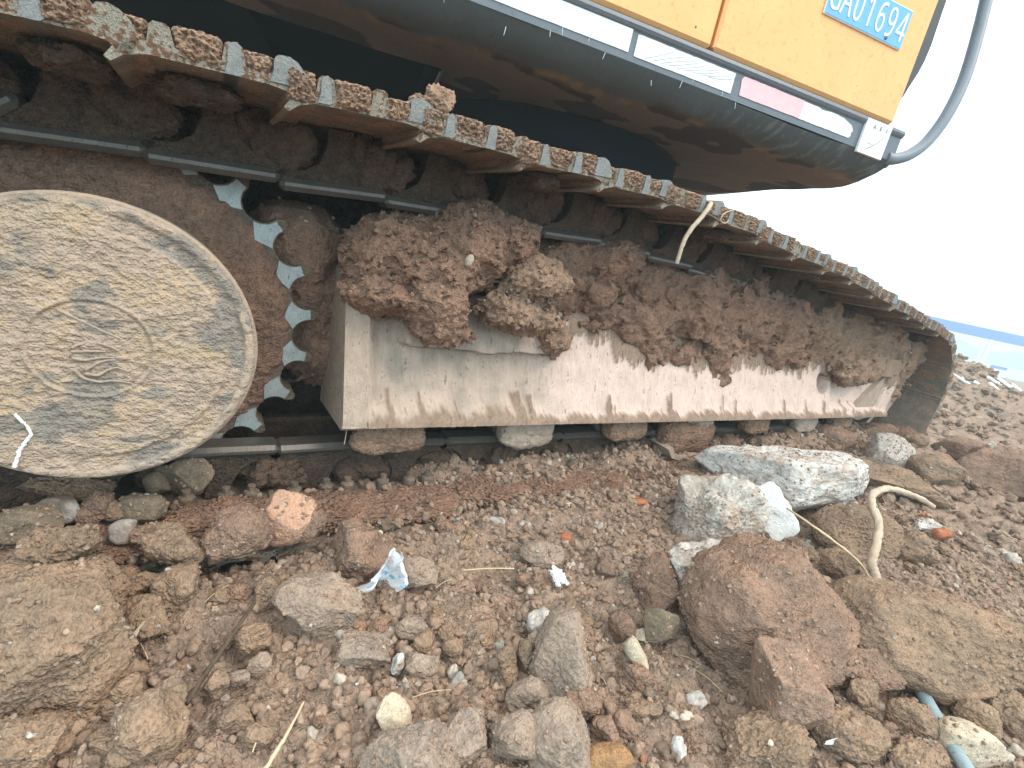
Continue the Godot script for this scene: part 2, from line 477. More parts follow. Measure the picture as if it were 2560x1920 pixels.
func make_textures() -> void:
	var wide := grey(1, 0.006, 4)
	var mid := grey(2, 0.03, 4)
	var tiny := grey(3, 0.11, 3)
	var grains := grey(4, 0.055, 1, 1)
	var grit := grey(5, 0.16, 1, 1)
	var mask := grey(6, 0.045, 2)
	var flow := grey(7, 0.03, 4, 0, SIDE, 230)      # streaks that run down
	var flake := grey(8, 0.05, 4, 0, 540, SIDE)   # flakes that run across
	var ridge := grey(9, 0.012, 4, 2)
	var count := SIDE * SIDE
	var soil := PackedByteArray()
	var soil_h := PackedByteArray()
	var dust := PackedByteArray()
	var dust_h := PackedByteArray()
	var cake := PackedByteArray()
	var cake_h := PackedByteArray()
	var lime := PackedByteArray()
	var steel := PackedByteArray()
	var film := PackedByteArray()
	var paint := PackedByteArray()
	for a in [soil, dust, cake, lime, steel, film, paint]: a.resize(count * 3)
	for a in [soil_h, dust_h, cake_h]: a.resize(count)
	for k in count:
		var w := wide[k]
		var m := mid[k]
		var t := tiny[k]
		var g := grains[k]
		var q := mask[k]
		var k3 := k * 3
		# soil: brown grains, a few pale ones
		var s := 205.0 + (w - 128) * 0.26 + (m - 128) * 0.22 + (t - 128) * 0.30
		var r := s
		var gg := s - (w - 128) * 0.05
		var b := s - (w - 128) * 0.10
		if grit[k] < 40 and q > 172:
			r = 252.0
			gg = 250.0
			b = 246.0
		elif grit[k] < 60 and q < 84:
			r -= 55.0
			gg -= 55.0
			b -= 52.0
		soil[k3] = clampi(int(r), 0, 255)
		soil[k3 + 1] = clampi(int(gg), 0, 255)
		soil[k3 + 2] = clampi(int(b), 0, 255)
		soil_h[k] = clampi(int(0.38 * m + 0.34 * t + 0.28 * (255 - g)), 0, 255)
		# dust on sloped steel: pale, streaked downwards, scraped in places
		var f := flow[k]
		s = 222.0 + (f - 128) * 0.13 + (t - 128) * 0.14 + (w - 128) * 0.12
		var scrape := clampf((f - 172.0) / 40.0, 0.0, 1.0) * clampf((m - 110.0) / 60.0, 0.0, 1.0)
		dust[k3] = clampi(int(s - scrape * 95.0), 0, 255)
		dust[k3 + 1] = clampi(int(s - scrape * 92.0), 0, 255)
		dust[k3 + 2] = clampi(int(s - scrape * 86.0), 0, 255)
		dust_h[k] = clampi(int(0.55 * f + 0.2 * t + 0.25 * m), 0, 255)
		# caked clay on the hub: flakes, grey worn places, yellowish crusts
		var fl := flake[k]
		s = 222.0 + (fl - 128) * 0.14 + (t - 128) * 0.14
		var worn := clampf((w - 146.0) / 30.0, 0.0, 1.0) * clampf((m - 88.0) / 60.0, 0.0, 1.0)
		var crust := clampf((108.0 - w) / 30.0, 0.0, 1.0) * clampf((m - 90.0) / 70.0, 0.0, 1.0)
		cake[k3] = clampi(int(lerpf(s, 122.0, worn * 0.22) + crust * 12.0), 0, 255)
		cake[k3 + 1] = clampi(int(lerpf(s, 126.0, worn * 0.22) + crust * 6.0), 0, 255)
		cake[k3 + 2] = clampi(int(lerpf(s, 132.0, worn * 0.22) - crust * 8.0), 0, 255)
		cake_h[k] = clampi(int(0.40 * fl + 0.32 * m + 0.28 * t - worn * 30.0), 0, 255)
		# limewashed rubble: white, grey and rusty patches
		var grey_ := clampf((m - 112.0) / 80.0, 0.0, 1.0)
		var rust := clampf((w - 120.0) / 60.0, 0.0, 1.0) * clampf((ridge[k] - 70.0) / 110.0, 0.0, 1.0)
		s = 236.0 + (t - 128) * 0.2
		lime[k3] = clampi(int(lerpf(lerpf(s, 182.0, grey_), 188.0, rust * 0.8)), 0, 255)
		lime[k3 + 1] = clampi(int(lerpf(lerpf(s, 177.0, grey_), 160.0, rust * 0.8)), 0, 255)
		lime[k3 + 2] = clampi(int(lerpf(lerpf(s, 174.0, grey_), 142.0, rust * 0.8)), 0, 255)
		# steel rubbed bright with earth left in the hollows
		var earth := clampf((m * 0.6 + w * 0.4 - 128.0) / 20.0, 0.0, 1.0)
		s = 190.0 + (t - 128) * 0.3 + (f - 128) * 0.15
		steel[k3] = clampi(int(lerpf(s, 142.0, earth)), 0, 255)
		steel[k3 + 1] = clampi(int(lerpf(s + 8.0, 112.0, earth)), 0, 255)
		steel[k3 + 2] = clampi(int(lerpf(s + 6.0, 92.0, earth)), 0, 255)
		# dark paint under a film of splashed mud
		var splash := clampf((w - 118.0) / 18.0, 0.0, 1.0)
		s = 58.0 + (t - 128) * 0.06
		film[k3] = clampi(int(lerpf(s, 112.0 + (m - 128) * 0.25, splash)), 0, 255)
		film[k3 + 1] = clampi(int(lerpf(s + 4.0, 91.0 + (m - 128) * 0.22, splash)), 0, 255)
		film[k3 + 2] = clampi(int(lerpf(s + 12.0, 80.0 + (m - 128) * 0.2, splash)), 0, 255)
		# sheet metal paint: faint grime
		s = 246.0 + (w - 128) * 0.06 - maxf(0.0, (m - 168.0)) * 0.5
		if grit[k] < 26 and q > 196: s -= 90.0
		for c in 3: paint[k3 + c] = clampi(int(s), 0, 255)
	tex.soil = picture(soil)
	tex.soil_h = picture(soil_h, Image.FORMAT_L8)
	tex.dust = picture(dust)
	tex.dust_h = picture(dust_h, Image.FORMAT_L8)
	tex.cake = picture(cake)
	tex.cake_h = picture(cake_h, Image.FORMAT_L8)
	tex.lime = picture(lime)
	tex.steel = picture(steel)
	tex.film = picture(film)
	tex.paint = picture(paint)

func surface(r: float, g: float, b: float, col := "", high := "", relief := 0.0, tile := 0.4, roughness := 0.95, metallic := 0.0, tinted := false) -> StandardMaterial3D:
	var m := StandardMaterial3D.new()
	m.albedo_color = Color(r, g, b).linear_to_srgb()
	m.roughness = roughness
	m.metallic = metallic
	m.metallic_specular = 0.25 if roughness > 0.8 else 0.5
	m.uv1_triplanar = true
	m.uv1_world_triplanar = true
	m.uv1_scale = Vector3.ONE / tile
	if col: m.albedo_texture = tex[col]
	if high:
		m.heightmap_enabled = true
		m.heightmap_texture = tex[high]
		m.heightmap_scale = relief
	m.vertex_color_use_as_albedo = tinted
	return m

func make_materials() -> void:
	M.ground = surface(0.425, 0.302, 0.225, "soil", "soil_h", 1.2, 0.55)
	M.e = surface(0.42, 0.288, 0.198, "soil", "soil_h", 1.2, 0.55)
	M.r = surface(0.39, 0.252, 0.183, "soil", "soil_h", 1.2, 0.52)
	M.p = surface(0.47, 0.355, 0.275, "soil", "soil_h", 0.8, 0.55)
	M.s = surface(0.3, 0.235, 0.17, "soil", "soil_h", 0.3, 0.3)
	M.g = surface(0.50, 0.46, 0.42, "lime", "soil_h", 0.3, 0.6)
	M.kb = surface(0.43, 0.285, 0.21, "soil", "soil_h", 0.5, 0.3)
	M.w = surface(0.7, 0.675, 0.64, "lime", "soil_h", 0.9, 0.9)
	M.wb = surface(0.6, 0.555, 0.5, "lime", "soil_h", 0.9, 0.9)
	M.o = surface(0.8, 0.48, 0.33, "soil", "soil_h", 0.5, 0.2)
	M.k = surface(0.60, 0.24, 0.13, "soil", "soil_h", 0.5, 0.3)
	M.b = surface(0.50, 0.29, 0.15, "soil", "soil_h", 0.5, 0.3)
	M.c = surface(0.74, 0.62, 0.47, "soil", "soil_h", 0.25, 0.4)
	M.u = surface(0.55, 0.74, 0.85, "", "", 0.0, 0.4, 0.5)
	M.crumb = surface(1, 1, 1, "soil", "", 0.0, 0.21, 0.95, 0.0, true)
	M.mud = surface(0.4, 0.243, 0.172, "soil", "soil_h", 1.4, 0.55)
	M.mud_dry = surface(0.455, 0.298, 0.208, "soil", "soil_h", 1.3, 0.5)
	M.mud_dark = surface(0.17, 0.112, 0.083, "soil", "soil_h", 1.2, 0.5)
	M.dust = surface(1, 1, 1, "dust", "dust_h", 0.3, 0.45, 0.95, 0.0, true)
	M.dust_edge = surface(0.56, 0.44, 0.35, "dust", "soil_h", 0.4, 0.23)
	M.cake = surface(1, 1, 1, "cake", "cake_h", 0.9, 0.5, 0.95, 0.0, true)
	M.clay = surface(0.52, 0.405, 0.315, "cake", "cake_h", 0.3, 0.5)
	M.cake_rim = surface(0.40, 0.345, 0.285, "cake", "cake_h", 0.5, 0.3)
	M.steel = surface(0.25, 0.26, 0.25, "dust", "soil_h", 0.15, 0.2, 0.5, 0.15)
	M.bright = surface(0.48, 0.53, 0.53, "dust", "dust_h", 0.05, 0.2, 0.5, 0.2)
	M.rail = surface(0.15, 0.135, 0.12, "dust", "dust_h", 0.06, 0.2, 0.42, 0.4)
	M.skin = surface(1, 1, 1, "paint", "soil_h", 0.06, 0.9, 0.88, 0.0, true)
	M.shoe = surface(0.36, 0.275, 0.21, "soil", "soil_h", 0.35, 0.3, 0.85)
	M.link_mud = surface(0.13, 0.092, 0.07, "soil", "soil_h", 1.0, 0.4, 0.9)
	M.edge = surface(0.42, 0.35, 0.285, "steel", "soil_h", 0.25, 0.3, 0.8)
	M.link = surface(0.26, 0.20, 0.155, "soil", "soil_h", 0.4, 0.3, 0.85)
	M.film = surface(0.95, 0.92, 0.90, "film", "", 0.0, 2.1, 0.6)
	M.bumper = surface(0.13, 0.15, 0.175, "paint", "soil_h", 0.04, 0.7, 0.42)
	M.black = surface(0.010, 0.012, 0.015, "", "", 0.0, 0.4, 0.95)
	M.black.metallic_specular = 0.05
	M.orange = surface(0.88, 0.465, 0.175, "paint", "", 0.0, 0.9, 0.38)
	M.tape = surface(0.82, 0.86, 0.87, "paint", "", 0.0, 0.25, 0.35)
	M.tape_red = surface(0.74, 0.50, 0.53, "paint", "", 0.0, 0.25, 0.4)
	M.plate_blue = surface(0.14, 0.42, 0.86, "paint", "", 0.0, 0.5, 0.4)
	M.white = surface(0.80, 0.81, 0.81, "paint", "", 0.0, 0.4, 0.5)
	M.board = surface(0.90, 0.90, 0.88, "dust", "soil_h", 0.3, 0.3, 0.8)
	M.ink = surface(0.12, 0.13, 0.14, "", "", 0.0, 0.4, 0.6)
	M.rubber = surface(0.06, 0.065, 0.07, "", "", 0.0, 0.4, 0.7)
	M.pipe_paint = surface(0.17, 0.20, 0.235, "paint", "", 0.0, 0.5, 0.45)
	M.root = surface(0.66, 0.53, 0.40, "dust", "dust_h", 0.1, 0.06)
	M.straw = surface(0.55, 0.42, 0.27, "", "", 0.0, 0.4, 0.8)
	M.twig = surface(0.17, 0.125, 0.09, "soil", "soil_h", 0.1, 0.1)
	M.blue_pipe = surface(0.36, 0.46, 0.50, "dust", "", 0.0, 0.2, 0.5)
	M.lime_smear = surface(0.85, 0.86, 0.84, "", "", 0.0, 0.4, 0.7)
	M.fence_blue = surface(0.10, 0.22, 0.62, "", "", 0.0, 0.4, 0.5)
	M.fence_white = surface(0.66, 0.76, 0.80, "", "", 0.0, 0.4, 0.5)
	M.fence_green = surface(0.5, 0.66, 0.68, "", "", 0.0, 0.4, 0.5)
	var sheet_ := StandardMaterial3D.new()
	sheet_.vertex_color_use_as_albedo = true
	sheet_.roughness = 0.4
	M.printed = sheet_

# ---------------------------------------------------------------- the ground
func level(x: float, z: float) -> float:
	return 0.10 + 0.02 * clampf(x, -0.5, 3.0)

func ground_at(x: float, z: float) -> float:
	var away := maxf(Vector2(maxf(absf(x - 1.0) - 1.8, 0.0), maxf(absf(z - 0.5) - 1.0, 0.0)).length(), 0.0)
	var h := level(x, z)
	var p := Vector3(x, 0.0, z)
	var loose := smoothstep(0.22, 0.36, z) + smoothstep(3.2, 3.5, x)
	loose = clampf(loose, 0.0, 1.0)
	h += (0.022 * broad.get_noise_3dv(p * 2.6) + 0.014 * rough.get_noise_3dv(p * 7.0) + 0.016 * rough.get_noise_3dv(p * 15.0 + Vector3(0, 4, 0))) * lerpf(0.35, 1.0, loose)
	h += 0.034 * exp(-pow((z - 0.35) / 0.07, 2.0)) * smoothstep(3.6, 3.2, x)
	h += 0.008 * fine.get_noise_3dv(p * 0.35) + 0.010 * cells.get_noise_3dv(p * 0.4)
	h -= 0.022 * (1.0 - loose) * smoothstep(-0.5, -0.2, z)
	var bank := smoothstep(0.34, 0.75, x) * smoothstep(3.4, 3.1, x) * smoothstep(-0.35, -0.1, z) * (1.0 - smoothstep(0.10, 0.42, z))
	h += 0.090 * bank * (1.0 + 0.7 * rough.get_noise_3dv(p * 5.0)) + 0.012 * bank * cells.get_noise_3dv(p * 0.35)
	h -= 0.05 * exp(-pow((x - 0.12) / 0.17, 2.0) - pow((z - 0.2) / 0.13, 2.0))
	if away > 0.0:
		h += minf(away * 0.05, 0.12) * rough.get_noise_3dv(p * 1.9) + minf(away * 0.03, 0.06) * rough.get_noise_3dv(p * 6.0)
		h += 0.58 * exp(-pow((x - 7.2) / 1.1, 2.0) * 0.5 - pow((z + 1.5) / 1.0, 2.0) * 0.5) * smoothstep(3.5, 6.0, x)
		h -= 0.35 * smoothstep(9.0, 25.0, absf(x)) + 0.2 * smoothstep(9.0, 25.0, absf(z))
	return h

func ladder(from: float, to: float, step: float, low: float, high: float, grow: float) -> PackedFloat32Array:
	var down := PackedFloat32Array()
	var s := step
	var x := from - s
	while x > low:
		down.append(x)
		s *= grow
		x -= s
	down.append(low)
	down.reverse()
	x = from
	while x < to:
		down.append(x)
		x += step
	s = step
	while x < high:
		down.append(x)
		s *= grow
		x += s
	down.append(high)
	return down

func make_ground() -> void:
	var xs := ladder(-0.5, 1.9, 0.0065, -60.0, 260.0, 1.055)
	var zs := ladder(0.12, 1.1, 0.0065, -160.0, 60.0, 1.07)
	var w := xs.size()
	var v := PackedVector3Array()
	v.resize(w * zs.size())
	var f := PackedInt32Array()
	f.resize((w - 1) * (zs.size() - 1) * 6)
	var at := 0
	for j in zs.size():
		for i in w:
			v[j * w + i] = Vector3(xs[i], ground_at(xs[i], zs[j]), zs[j])
	for j in zs.size() - 1:
		for i in w - 1:
			var a := j * w + i
			f[at] = a
			f[at + 1] = a + 1
			f[at + 2] = a + w + 1
			f[at + 3] = a
			f[at + 4] = a + w + 1
			f[at + 5] = a + w
			at += 6
	tag(obj("ground", indexed(v, f), M.ground), "churned brown earth of the building site", "", "", "structure")

# ---------------------------------------------------------------- the machine
const CHAIN := [Vector2(-0.2, 0.82), Vector2(0.04, 0.852), Vector2(0.25, 0.862), Vector2(0.45, 0.871), Vector2(0.8, 0.886), Vector2(1.17, 0.893), Vector2(1.5, 0.876), Vector2(1.94, 0.853), Vector2(2.38, 0.806), Vector2(2.75, 0.77), Vector2(3.0, 0.737), Vector2(3.14, 0.69), Vector2(3.24, 0.60), Vector2(3.29, 0.50), Vector2(3.30, 0.39), Vector2(3.27, 0.27), Vector2(3.17, 0.165), Vector2(3.0, 0.125), Vector2(2.0, 0.125), Vector2(1.0, 0.125), Vector2(0.0, 0.122), Vector2(-0.2, 0.14), Vector2(-0.33, 0.27), Vector2(-0.385, 0.467), Vector2(-0.33, 0.66)]

func chain_places() -> Array:
	# the loop of the track in even steps of one shoe, the first joint above the sprocket
	var dense := PackedVector2Array()
	for k in CHAIN.size():
		var a: Vector2 = CHAIN[(k + CHAIN.size() - 1) % CHAIN.size()]
		var b: Vector2 = CHAIN[k]
		var c: Vector2 = CHAIN[(k + 1) % CHAIN.size()]
		var d: Vector2 = CHAIN[(k + 2) % CHAIN.size()]
		for j in 24: dense.append(b.cubic_interpolate(c, a, d, j / 24.0))
	var start := 0
	for k in dense.size():
		if dense[k].y > 0.7 and absf(dense[k].x - 0.039) < absf(dense[start].x - 0.039) or dense[start].y < 0.7: start = k
	var total := 0.0
	for k in dense.size(): total += dense[k].distance_to(dense[(k + 1) % dense.size()])
	var shoes := int(round(total / PITCH))
	var step := total / shoes
	var out := []
	var gone := 0.0
	var next := step * 0.5
	for k in dense.size():
		var a := dense[(start + k) % dense.size()]
		var b := dense[(start + k + 1) % dense.size()]
		var len := a.distance_to(b)
		while next <= gone + len and out.size() < shoes:
			var p := a.lerp(b, (next - gone) / len)
			out.append([p, (b - a).normalized()])
			next += step
		gone += len
	return out

func shoe_profile() -> PackedVector2Array:
	return PackedVector2Array([Vector2(-0.112, -0.012), Vector2(-0.106, -0.016), Vector2(-0.092, -0.006), Vector2(-0.07, 0.0), Vector2(0.06, 0.0), Vector2(0.082, -0.003), Vector2(0.098, -0.013), Vector2(0.105, -0.012), Vector2(0.110, -0.002), Vector2(0.112, 0.010), Vector2(0.108, 0.022), Vector2(0.099, 0.031), Vector2(0.088, 0.035), Vector2(0.078, 0.033), Vector2(0.071, 0.024), Vector2(0.064, 0.013), Vector2(0.045, 0.011), Vector2(0.034, 0.014), Vector2(0.031, 0.034), Vector2(0.026, 0.037), Vector2(0.015, 0.037), Vector2(0.011, 0.034), Vector2(0.007, 0.014), Vector2(-0.004, 0.011), Vector2(-0.032, 0.011), Vector2(-0.042, 0.014), Vector2(-0.046, 0.034), Vector2(-0.050, 0.037), Vector2(-0.062, 0.037), Vector2(-0.066, 0.033), Vector2(-0.070, 0.014), Vector2(-0.085, 0.010), Vector2(-0.103, 0.0)])

func link_profile() -> PackedVector2Array:
	return PackedVector2Array([Vector2(-0.103, -0.104), Vector2(0.103, -0.104), Vector2(0.106, -0.092), Vector2(0.096, -0.084), Vector2(0.06, -0.080), Vector2(0.040, -0.064), Vector2(0.028, -0.036), Vector2(0.030, -0.004), Vector2(-0.014, -0.004), Vector2(-0.018, -0.036), Vector2(-0.030, -0.064), Vector2(-0.055, -0.080), Vector2(-0.096, -0.084), Vector2(-0.106, -0.092)])

func lumpy(lo: Vector3, hi: Vector3, seed_: int, level: int, boxy: float, lumps: float, crumbs: float) -> ArrayMesh:
	var r := (hi - lo) / 2.0
	var m := stone(seed_, level, r, boxy, lumps, crumbs, 0)
	var arrays := m.surface_get_arrays(0)
	var v: PackedVector3Array = arrays[Mesh.ARRAY_VERTEX]
	for k in v.size(): v[k] += (lo + hi) / 2.0
	return indexed(v, arrays[Mesh.ARRAY_INDEX])

func make_track(machine: Node3D, z0: float, near: bool) -> void:
	var flip := Basis(Vector3.RIGHT, Vector3.UP, Vector3.BACK)
	var shoe := extrude(shoe_profile(), -0.3, 0.3, Transform3D(flip, Vector3.ZERO), true)
	var tips := []
	for q in [[-0.064, -0.048, 0.002], [0.013, 0.031, 0.0], [0.066, 0.110, 0.004]]:
		var a: float = q[0]
		var b: float = q[1]
		var low: float = q[2]
		var wide := b - a > 0.03
		tips.append(extrude(PackedVector2Array([Vector2(a - 0.004, low), Vector2(a, low + 0.012), Vector2(a + 0.001, 0.028), Vector2(a + 0.003, 0.034), Vector2(a + 0.007, 0.037), Vector2(b - (0.024 if wide else 0.006), 0.038), Vector2(b - (0.014 if wide else 0.003), 0.034), Vector2(b - (0.006 if wide else 0.001), 0.025), Vector2(b - 0.001, 0.014), Vector2(b + 0.001, low + 0.004), Vector2(b - 0.004, low)]), 0.20, 0.3025, Transform3D.IDENTITY))
	var link := extrude(link_profile(), 0.068, 0.104, Transform3D.IDENTITY)
	var rail := box(Vector3(-0.099, -0.118, 0.058), Vector3(0.094, -0.096, 0.116), 0.008)
	var pockets := []
	for k in 3: pockets.append(lumpy(Vector3(-0.145, -0.088, 0.03), Vector3(-0.042 + 0.006 * k, -0.002, 0.094 + 0.014 * k), 370 + k, 4, 2.4, 0.42, 0.005))
	var inner := box(Vector3(-0.1, -0.104, 0.068), Vector3(0.1, -0.006, 0.1), 0.006)
	var nut := lathe([Vector2(0.0, 0.040), Vector2(0.008, 0.040), Vector2(0.008, 0.030), Vector2(0.014, 0.028), Vector2(0.016, 0.025), Vector2(0.016, 0.0)], 6)
	var fills := []
	for k in 4:
		fills.append([
			lumpy(Vector3(-0.048, -0.001, -0.292), Vector3(0.012, 0.043 - 0.003 * (k % 2), 0.304 + 0.004 * (k % 2)), 300 + k, 5, 9.0, 0.30, 0.006),
			lumpy(Vector3(0.025, -0.001, -0.296), Vector3(0.072, 0.043 - 0.005 * (k % 3), 0.306), 310 + k, 5, 9.0, 0.30, 0.006),
			lumpy(Vector3(-0.110, -0.006, -0.29), Vector3(-0.066, 0.042, 0.304 + 0.005 * (k % 2)), 320 + k, 5, 9.0, 0.30, 0.006)])
	var under := []
	for k in 3: under.append(lumpy(Vector3(-0.116, -0.028 - 0.007 * k, 0.150), Vector3(0.100, 0.006, 0.296 - 0.014 * k), 340 + k, 5, 3.0, 0.45, 0.011))
	var hang := []
	for k in 3: hang.append(lumpy(Vector3(-0.07 + 0.03 * k, -0.036, 0.12), Vector3(0.04 + 0.015 * k, 0.006, 0.25), 360 + k, 4, 2.2, 0.6, 0.006))
	var places := chain_places()
	for k in places.size():
		var p: Vector2 = places[k][0]
		var d: Vector2 = places[k][1]
		var tilt := 0.045 + 0.022 * sin(k * 2.3) if p.y > 0.7 else 0.02 * sin(k * 1.7)
		var a := atan2(d.y, d.x) + tilt * (1.0 if near else 0.0)
		var t := Transform3D(Basis(Vector3.BACK, a), Vector3(p.x, p.y, z0))
		var s := obj("track_shoe", shoe, [M.shoe, M.edge], machine, t)
		if not near: continue
		var up := d.x > 0.0 or p.y > 0.5
		if up and p.y > 0.3:
			for j in 3:
				if (k * 3 + j * 2) % 5 != 0: obj("grouser_tip", tips[j], M.steel, s)
				obj("caked_mud", fills[(k + j) % 4][j], M.mud_dry, s)
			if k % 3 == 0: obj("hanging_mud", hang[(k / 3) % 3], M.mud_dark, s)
		elif p.y < 0.3:
			obj("caked_mud", under[k % 3], M.mud, s)
			for e in [[-0.05, 0.165], [-0.005, 0.165], [0.06, 0.165]]:
				obj("bolt_nut", nut, M.link, s, Transform3D(Basis(Vector3.RIGHT, PI / 2.0), Vector3(e[0], -0.004, e[1] - 0.03)))
		var l := obj("track_link", link, M.link_mud, machine, t)
		obj("rail", rail, M.rail, l)
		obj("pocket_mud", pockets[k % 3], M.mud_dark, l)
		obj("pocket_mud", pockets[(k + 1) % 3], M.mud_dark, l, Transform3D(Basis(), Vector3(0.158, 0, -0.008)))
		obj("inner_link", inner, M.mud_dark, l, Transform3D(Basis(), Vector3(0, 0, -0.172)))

func make_sprocket(machine: Node3D) -> void:
	var teeth := 22
	var poly := PackedVector2Array()
	for k in teeth:
		var c := deg_to_rad(56.47 - 0.9) + TAU * k / teeth
		# round seats between the teeth
		for j in 9:
			var b := TAU * (k - 0.5) / teeth + deg_to_rad(55.57)
			var w := b + PI - lerpf(-1.62, 1.62, j / 8.0)
			poly.append(Vector2(cos(b), sin(b)) * 0.325 + Vector2(cos(w), sin(w)) * 0.034)
		for e in [-0.045, 0.045]: poly.append(Vector2(cos(c + e * TAU / teeth), sin(c + e * TAU / teeth)) * 0.341)
	var at := Transform3D(Basis(), Vector3(0, HUB_Y, 0))
	var s := obj("sprocket", extrude(poly, -0.03, 0.03, Transform3D.IDENTITY), M.link, machine, at)
	for k in teeth:
		var c := deg_to_rad(56.47 - 0.9) + TAU * k / teeth
		var p := PackedVector2Array()
		for sg in [-1.0, 1.0]:
			var b: float = c + sg * PI / teeth
			for j in 6:
				var w: float = b + PI - sg * lerpf(0.35, 1.52, (j if sg < 0 else 5 - j) / 5.0) * -1.0
				p.append(Vector2(cos(b), sin(b)) * 0.325 + Vector2(cos(w), sin(w)) * 0.0365)
		p.append(Vector2(cos(c), sin(c)) * 0.272)
		obj("tooth_face", extrude(p, 0.028, 0.033, Transform3D.IDENTITY), M.bright, s)
	# earth packed on the flank of the sprocket, lower towards the teeth
	var ring := sheet(260, 44, func(u: float, w: float) -> Vector3:
		var a := u * TAU
		var edge := 0.287 + 0.016 * rough.get_noise_2d(cos(a) * 4.0, sin(a) * 4.0) + 0.006 * fine.get_noise_2d(cos(a) * 0.4, sin(a) * 0.4)
		var r := lerpf(0.10, edge, w)
		var p := Vector3(cos(a) * r, sin(a) * r, 0.0)
		var z := 0.034 + 0.05 * pow(1.0 - w, 0.7) + 0.020 * rough.get_noise_3dv(p * 7.0) + 0.006 * cells.get_noise_3dv(p * 0.7) + 0.004 * fine.get_noise_3dv(p * 0.5)
		z = lerpf(z, 0.028, smoothstep(0.93, 1.0, w))
		return Vector3(p.x, p.y, z), Vector3.BACK)
	obj("caked_mud", ring, M.mud, s)

func make_hub(machine: Node3D) -> void:
	var at := Transform3D(Basis(), Vector3(0, HUB_Y, 0))
	var R := 0.209
	var h := obj("final_drive_hub", lathe([Vector2(0.2, 0.0), Vector2(0.2, 0.2), Vector2(R - 0.002, 0.21), Vector2(R, 0.222), Vector2(R, 0.238), Vector2(R - 0.003, 0.243), Vector2(0.0, 0.243)], 72), M.clay, machine, at)
	var face := sheet(320, 110, func(u: float, w: float) -> Vector3:
		var a := u * TAU
		var bite := maxf(0.0, rough.get_noise_2d(cos(a) * 9.0, sin(a) * 9.0 + 3.0)) * 0.012 * (1.0 if sin(a) < -0.2 else 0.35)
		var r := w * (R - 0.001 - bite)
		var p := Vector3(cos(a) * r, sin(a) * r, 0.0)
		var q := Vector3(p.x * 0.8, p.y * 1.3, 0.0)
		var z := 0.2495 + 0.0030 * rough.get_noise_3dv(p * 6.0) + 0.0030 * rough.get_noise_3dv(q * 24.0) + 0.0018 * fine.get_noise_3dv(q * 0.6)
		# the worn lip round the cover: a step lower on the right
		var groove := smoothstep(0.80, 0.815, w) * (1.0 - smoothstep(0.90, 0.93, w))
		z -= 0.004 * groove * smoothstep(-0.3, 0.35, cos(a))
		z -= 0.012 * smoothstep(0.965, 1.0, w)
		# the cast ring
		z += (0.0034 * exp(-pow((r - 0.0713) / 0.0020, 2.0)) - 0.0026 * exp(-pow((r - 0.0672) / 0.0018, 2.0))) * (0.8 + 0.5 * rough.get_noise_2d(cos(a) * 2.0, sin(a) * 2.0))
		return Vector3(p.x, p.y, z), Vector3.BACK, func(p: Vector3) -> Color:
			var tan_ := Color(0.55, 0.42, 0.325).lerp(Color(0.53, 0.415, 0.305), clampf(rough.get_noise_2d(p.x * 7.0 + 9.0, p.y * 7.0) * 2.0, 0.0, 1.0))
			var r := Vector2(p.x, p.y).length() / 0.209
			var bare := rough.get_noise_2d(p.x * 6.0 + 2.0, p.y * 8.0) + 0.5 * rough.get_noise_2d(p.x * 19.0, p.y * 30.0)
			bare += 0.22 * smoothstep(0.79, 0.82, r) * (1.0 - smoothstep(0.90, 0.96, r)) * smoothstep(-0.2, 0.5, p.x / 0.2) + 0.1 * r
			return tan_.lerp(Color(0.30, 0.275, 0.245), 0.8 * smoothstep(0.16, 0.42, bare)))
	obj("caked_face", face, M.cake, h)
	for line in [STROKE_A, STROKE_B, STROKE_C, STROKE_D, STROKE_E, STROKE_F, STROKE_G]:
		var p := []
		for q in line: p.append(Vector3(q.x, q.y, 0.2502))
		obj("emblem_stroke", tube(p, 0.0026, 0.0012, 8, 5, 0.4), M.clay, h)
	var d := []
	for k in DROPPING.size(): d.append(Vector3(DROPPING[k].x, DROPPING[k].y, 0.2505))
	obj("white_dropping", tube(d, 0.0016, 0.0026, 7, 9, 1.4), M.lime_smear, h)
	# plates of dried clay lifted at the lower edge
	for k in 14:
		var a := -1.9 + k * 0.17
		obj("clay_flake", stone(700 + k, 3, Vector3(0.016 + 0.006 * (k % 3), 0.007, 0.0045), 3.0, 0.3, 0.001, 3), M.clay, h, Transform3D(Basis(Vector3.BACK, a + PI / 2.0), Vector3(cos(a) * 0.196, sin(a) * 0.196, 0.247)))

func side_z(y: float) -> float:
	return 0.184 - (y - 0.31) * 0.37

func mud_share(x: float, y: float) -> float:
	# earth that ran down the dusty plate from above, and earth piled on the flange
	var run := 0.495 + 0.055 * rough.get_noise_2d(x * 4.5, 11.0) + 0.045 * rough.get_noise_2d(x * 17.0, 15.0) + 0.034 * rough.get_noise_2d(x * 60.0, 15.0)
	run += 0.2 * (1.0 - smoothstep(0.90, 1.0, x))
	var pile := 0.330 + 0.020 * rough.get_noise_2d(x * 5.0, 1.0) + 0.018 * rough.get_noise_2d(x * 21.0, 4.0) + 0.006 * rough.get_noise_2d(x * 70.0, 4.0)
	var spike := rough.get_noise_2d(x * 11.0, 33.0)
	if spike > 0.36: pile += minf((spike - 0.36) * 0.6, 0.05)
	return clampf(smoothstep(run - 0.004, run + 0.004, y) + 1.0 - smoothstep(pile - 0.004, pile + 0.004, y), 0.0, 1.0)

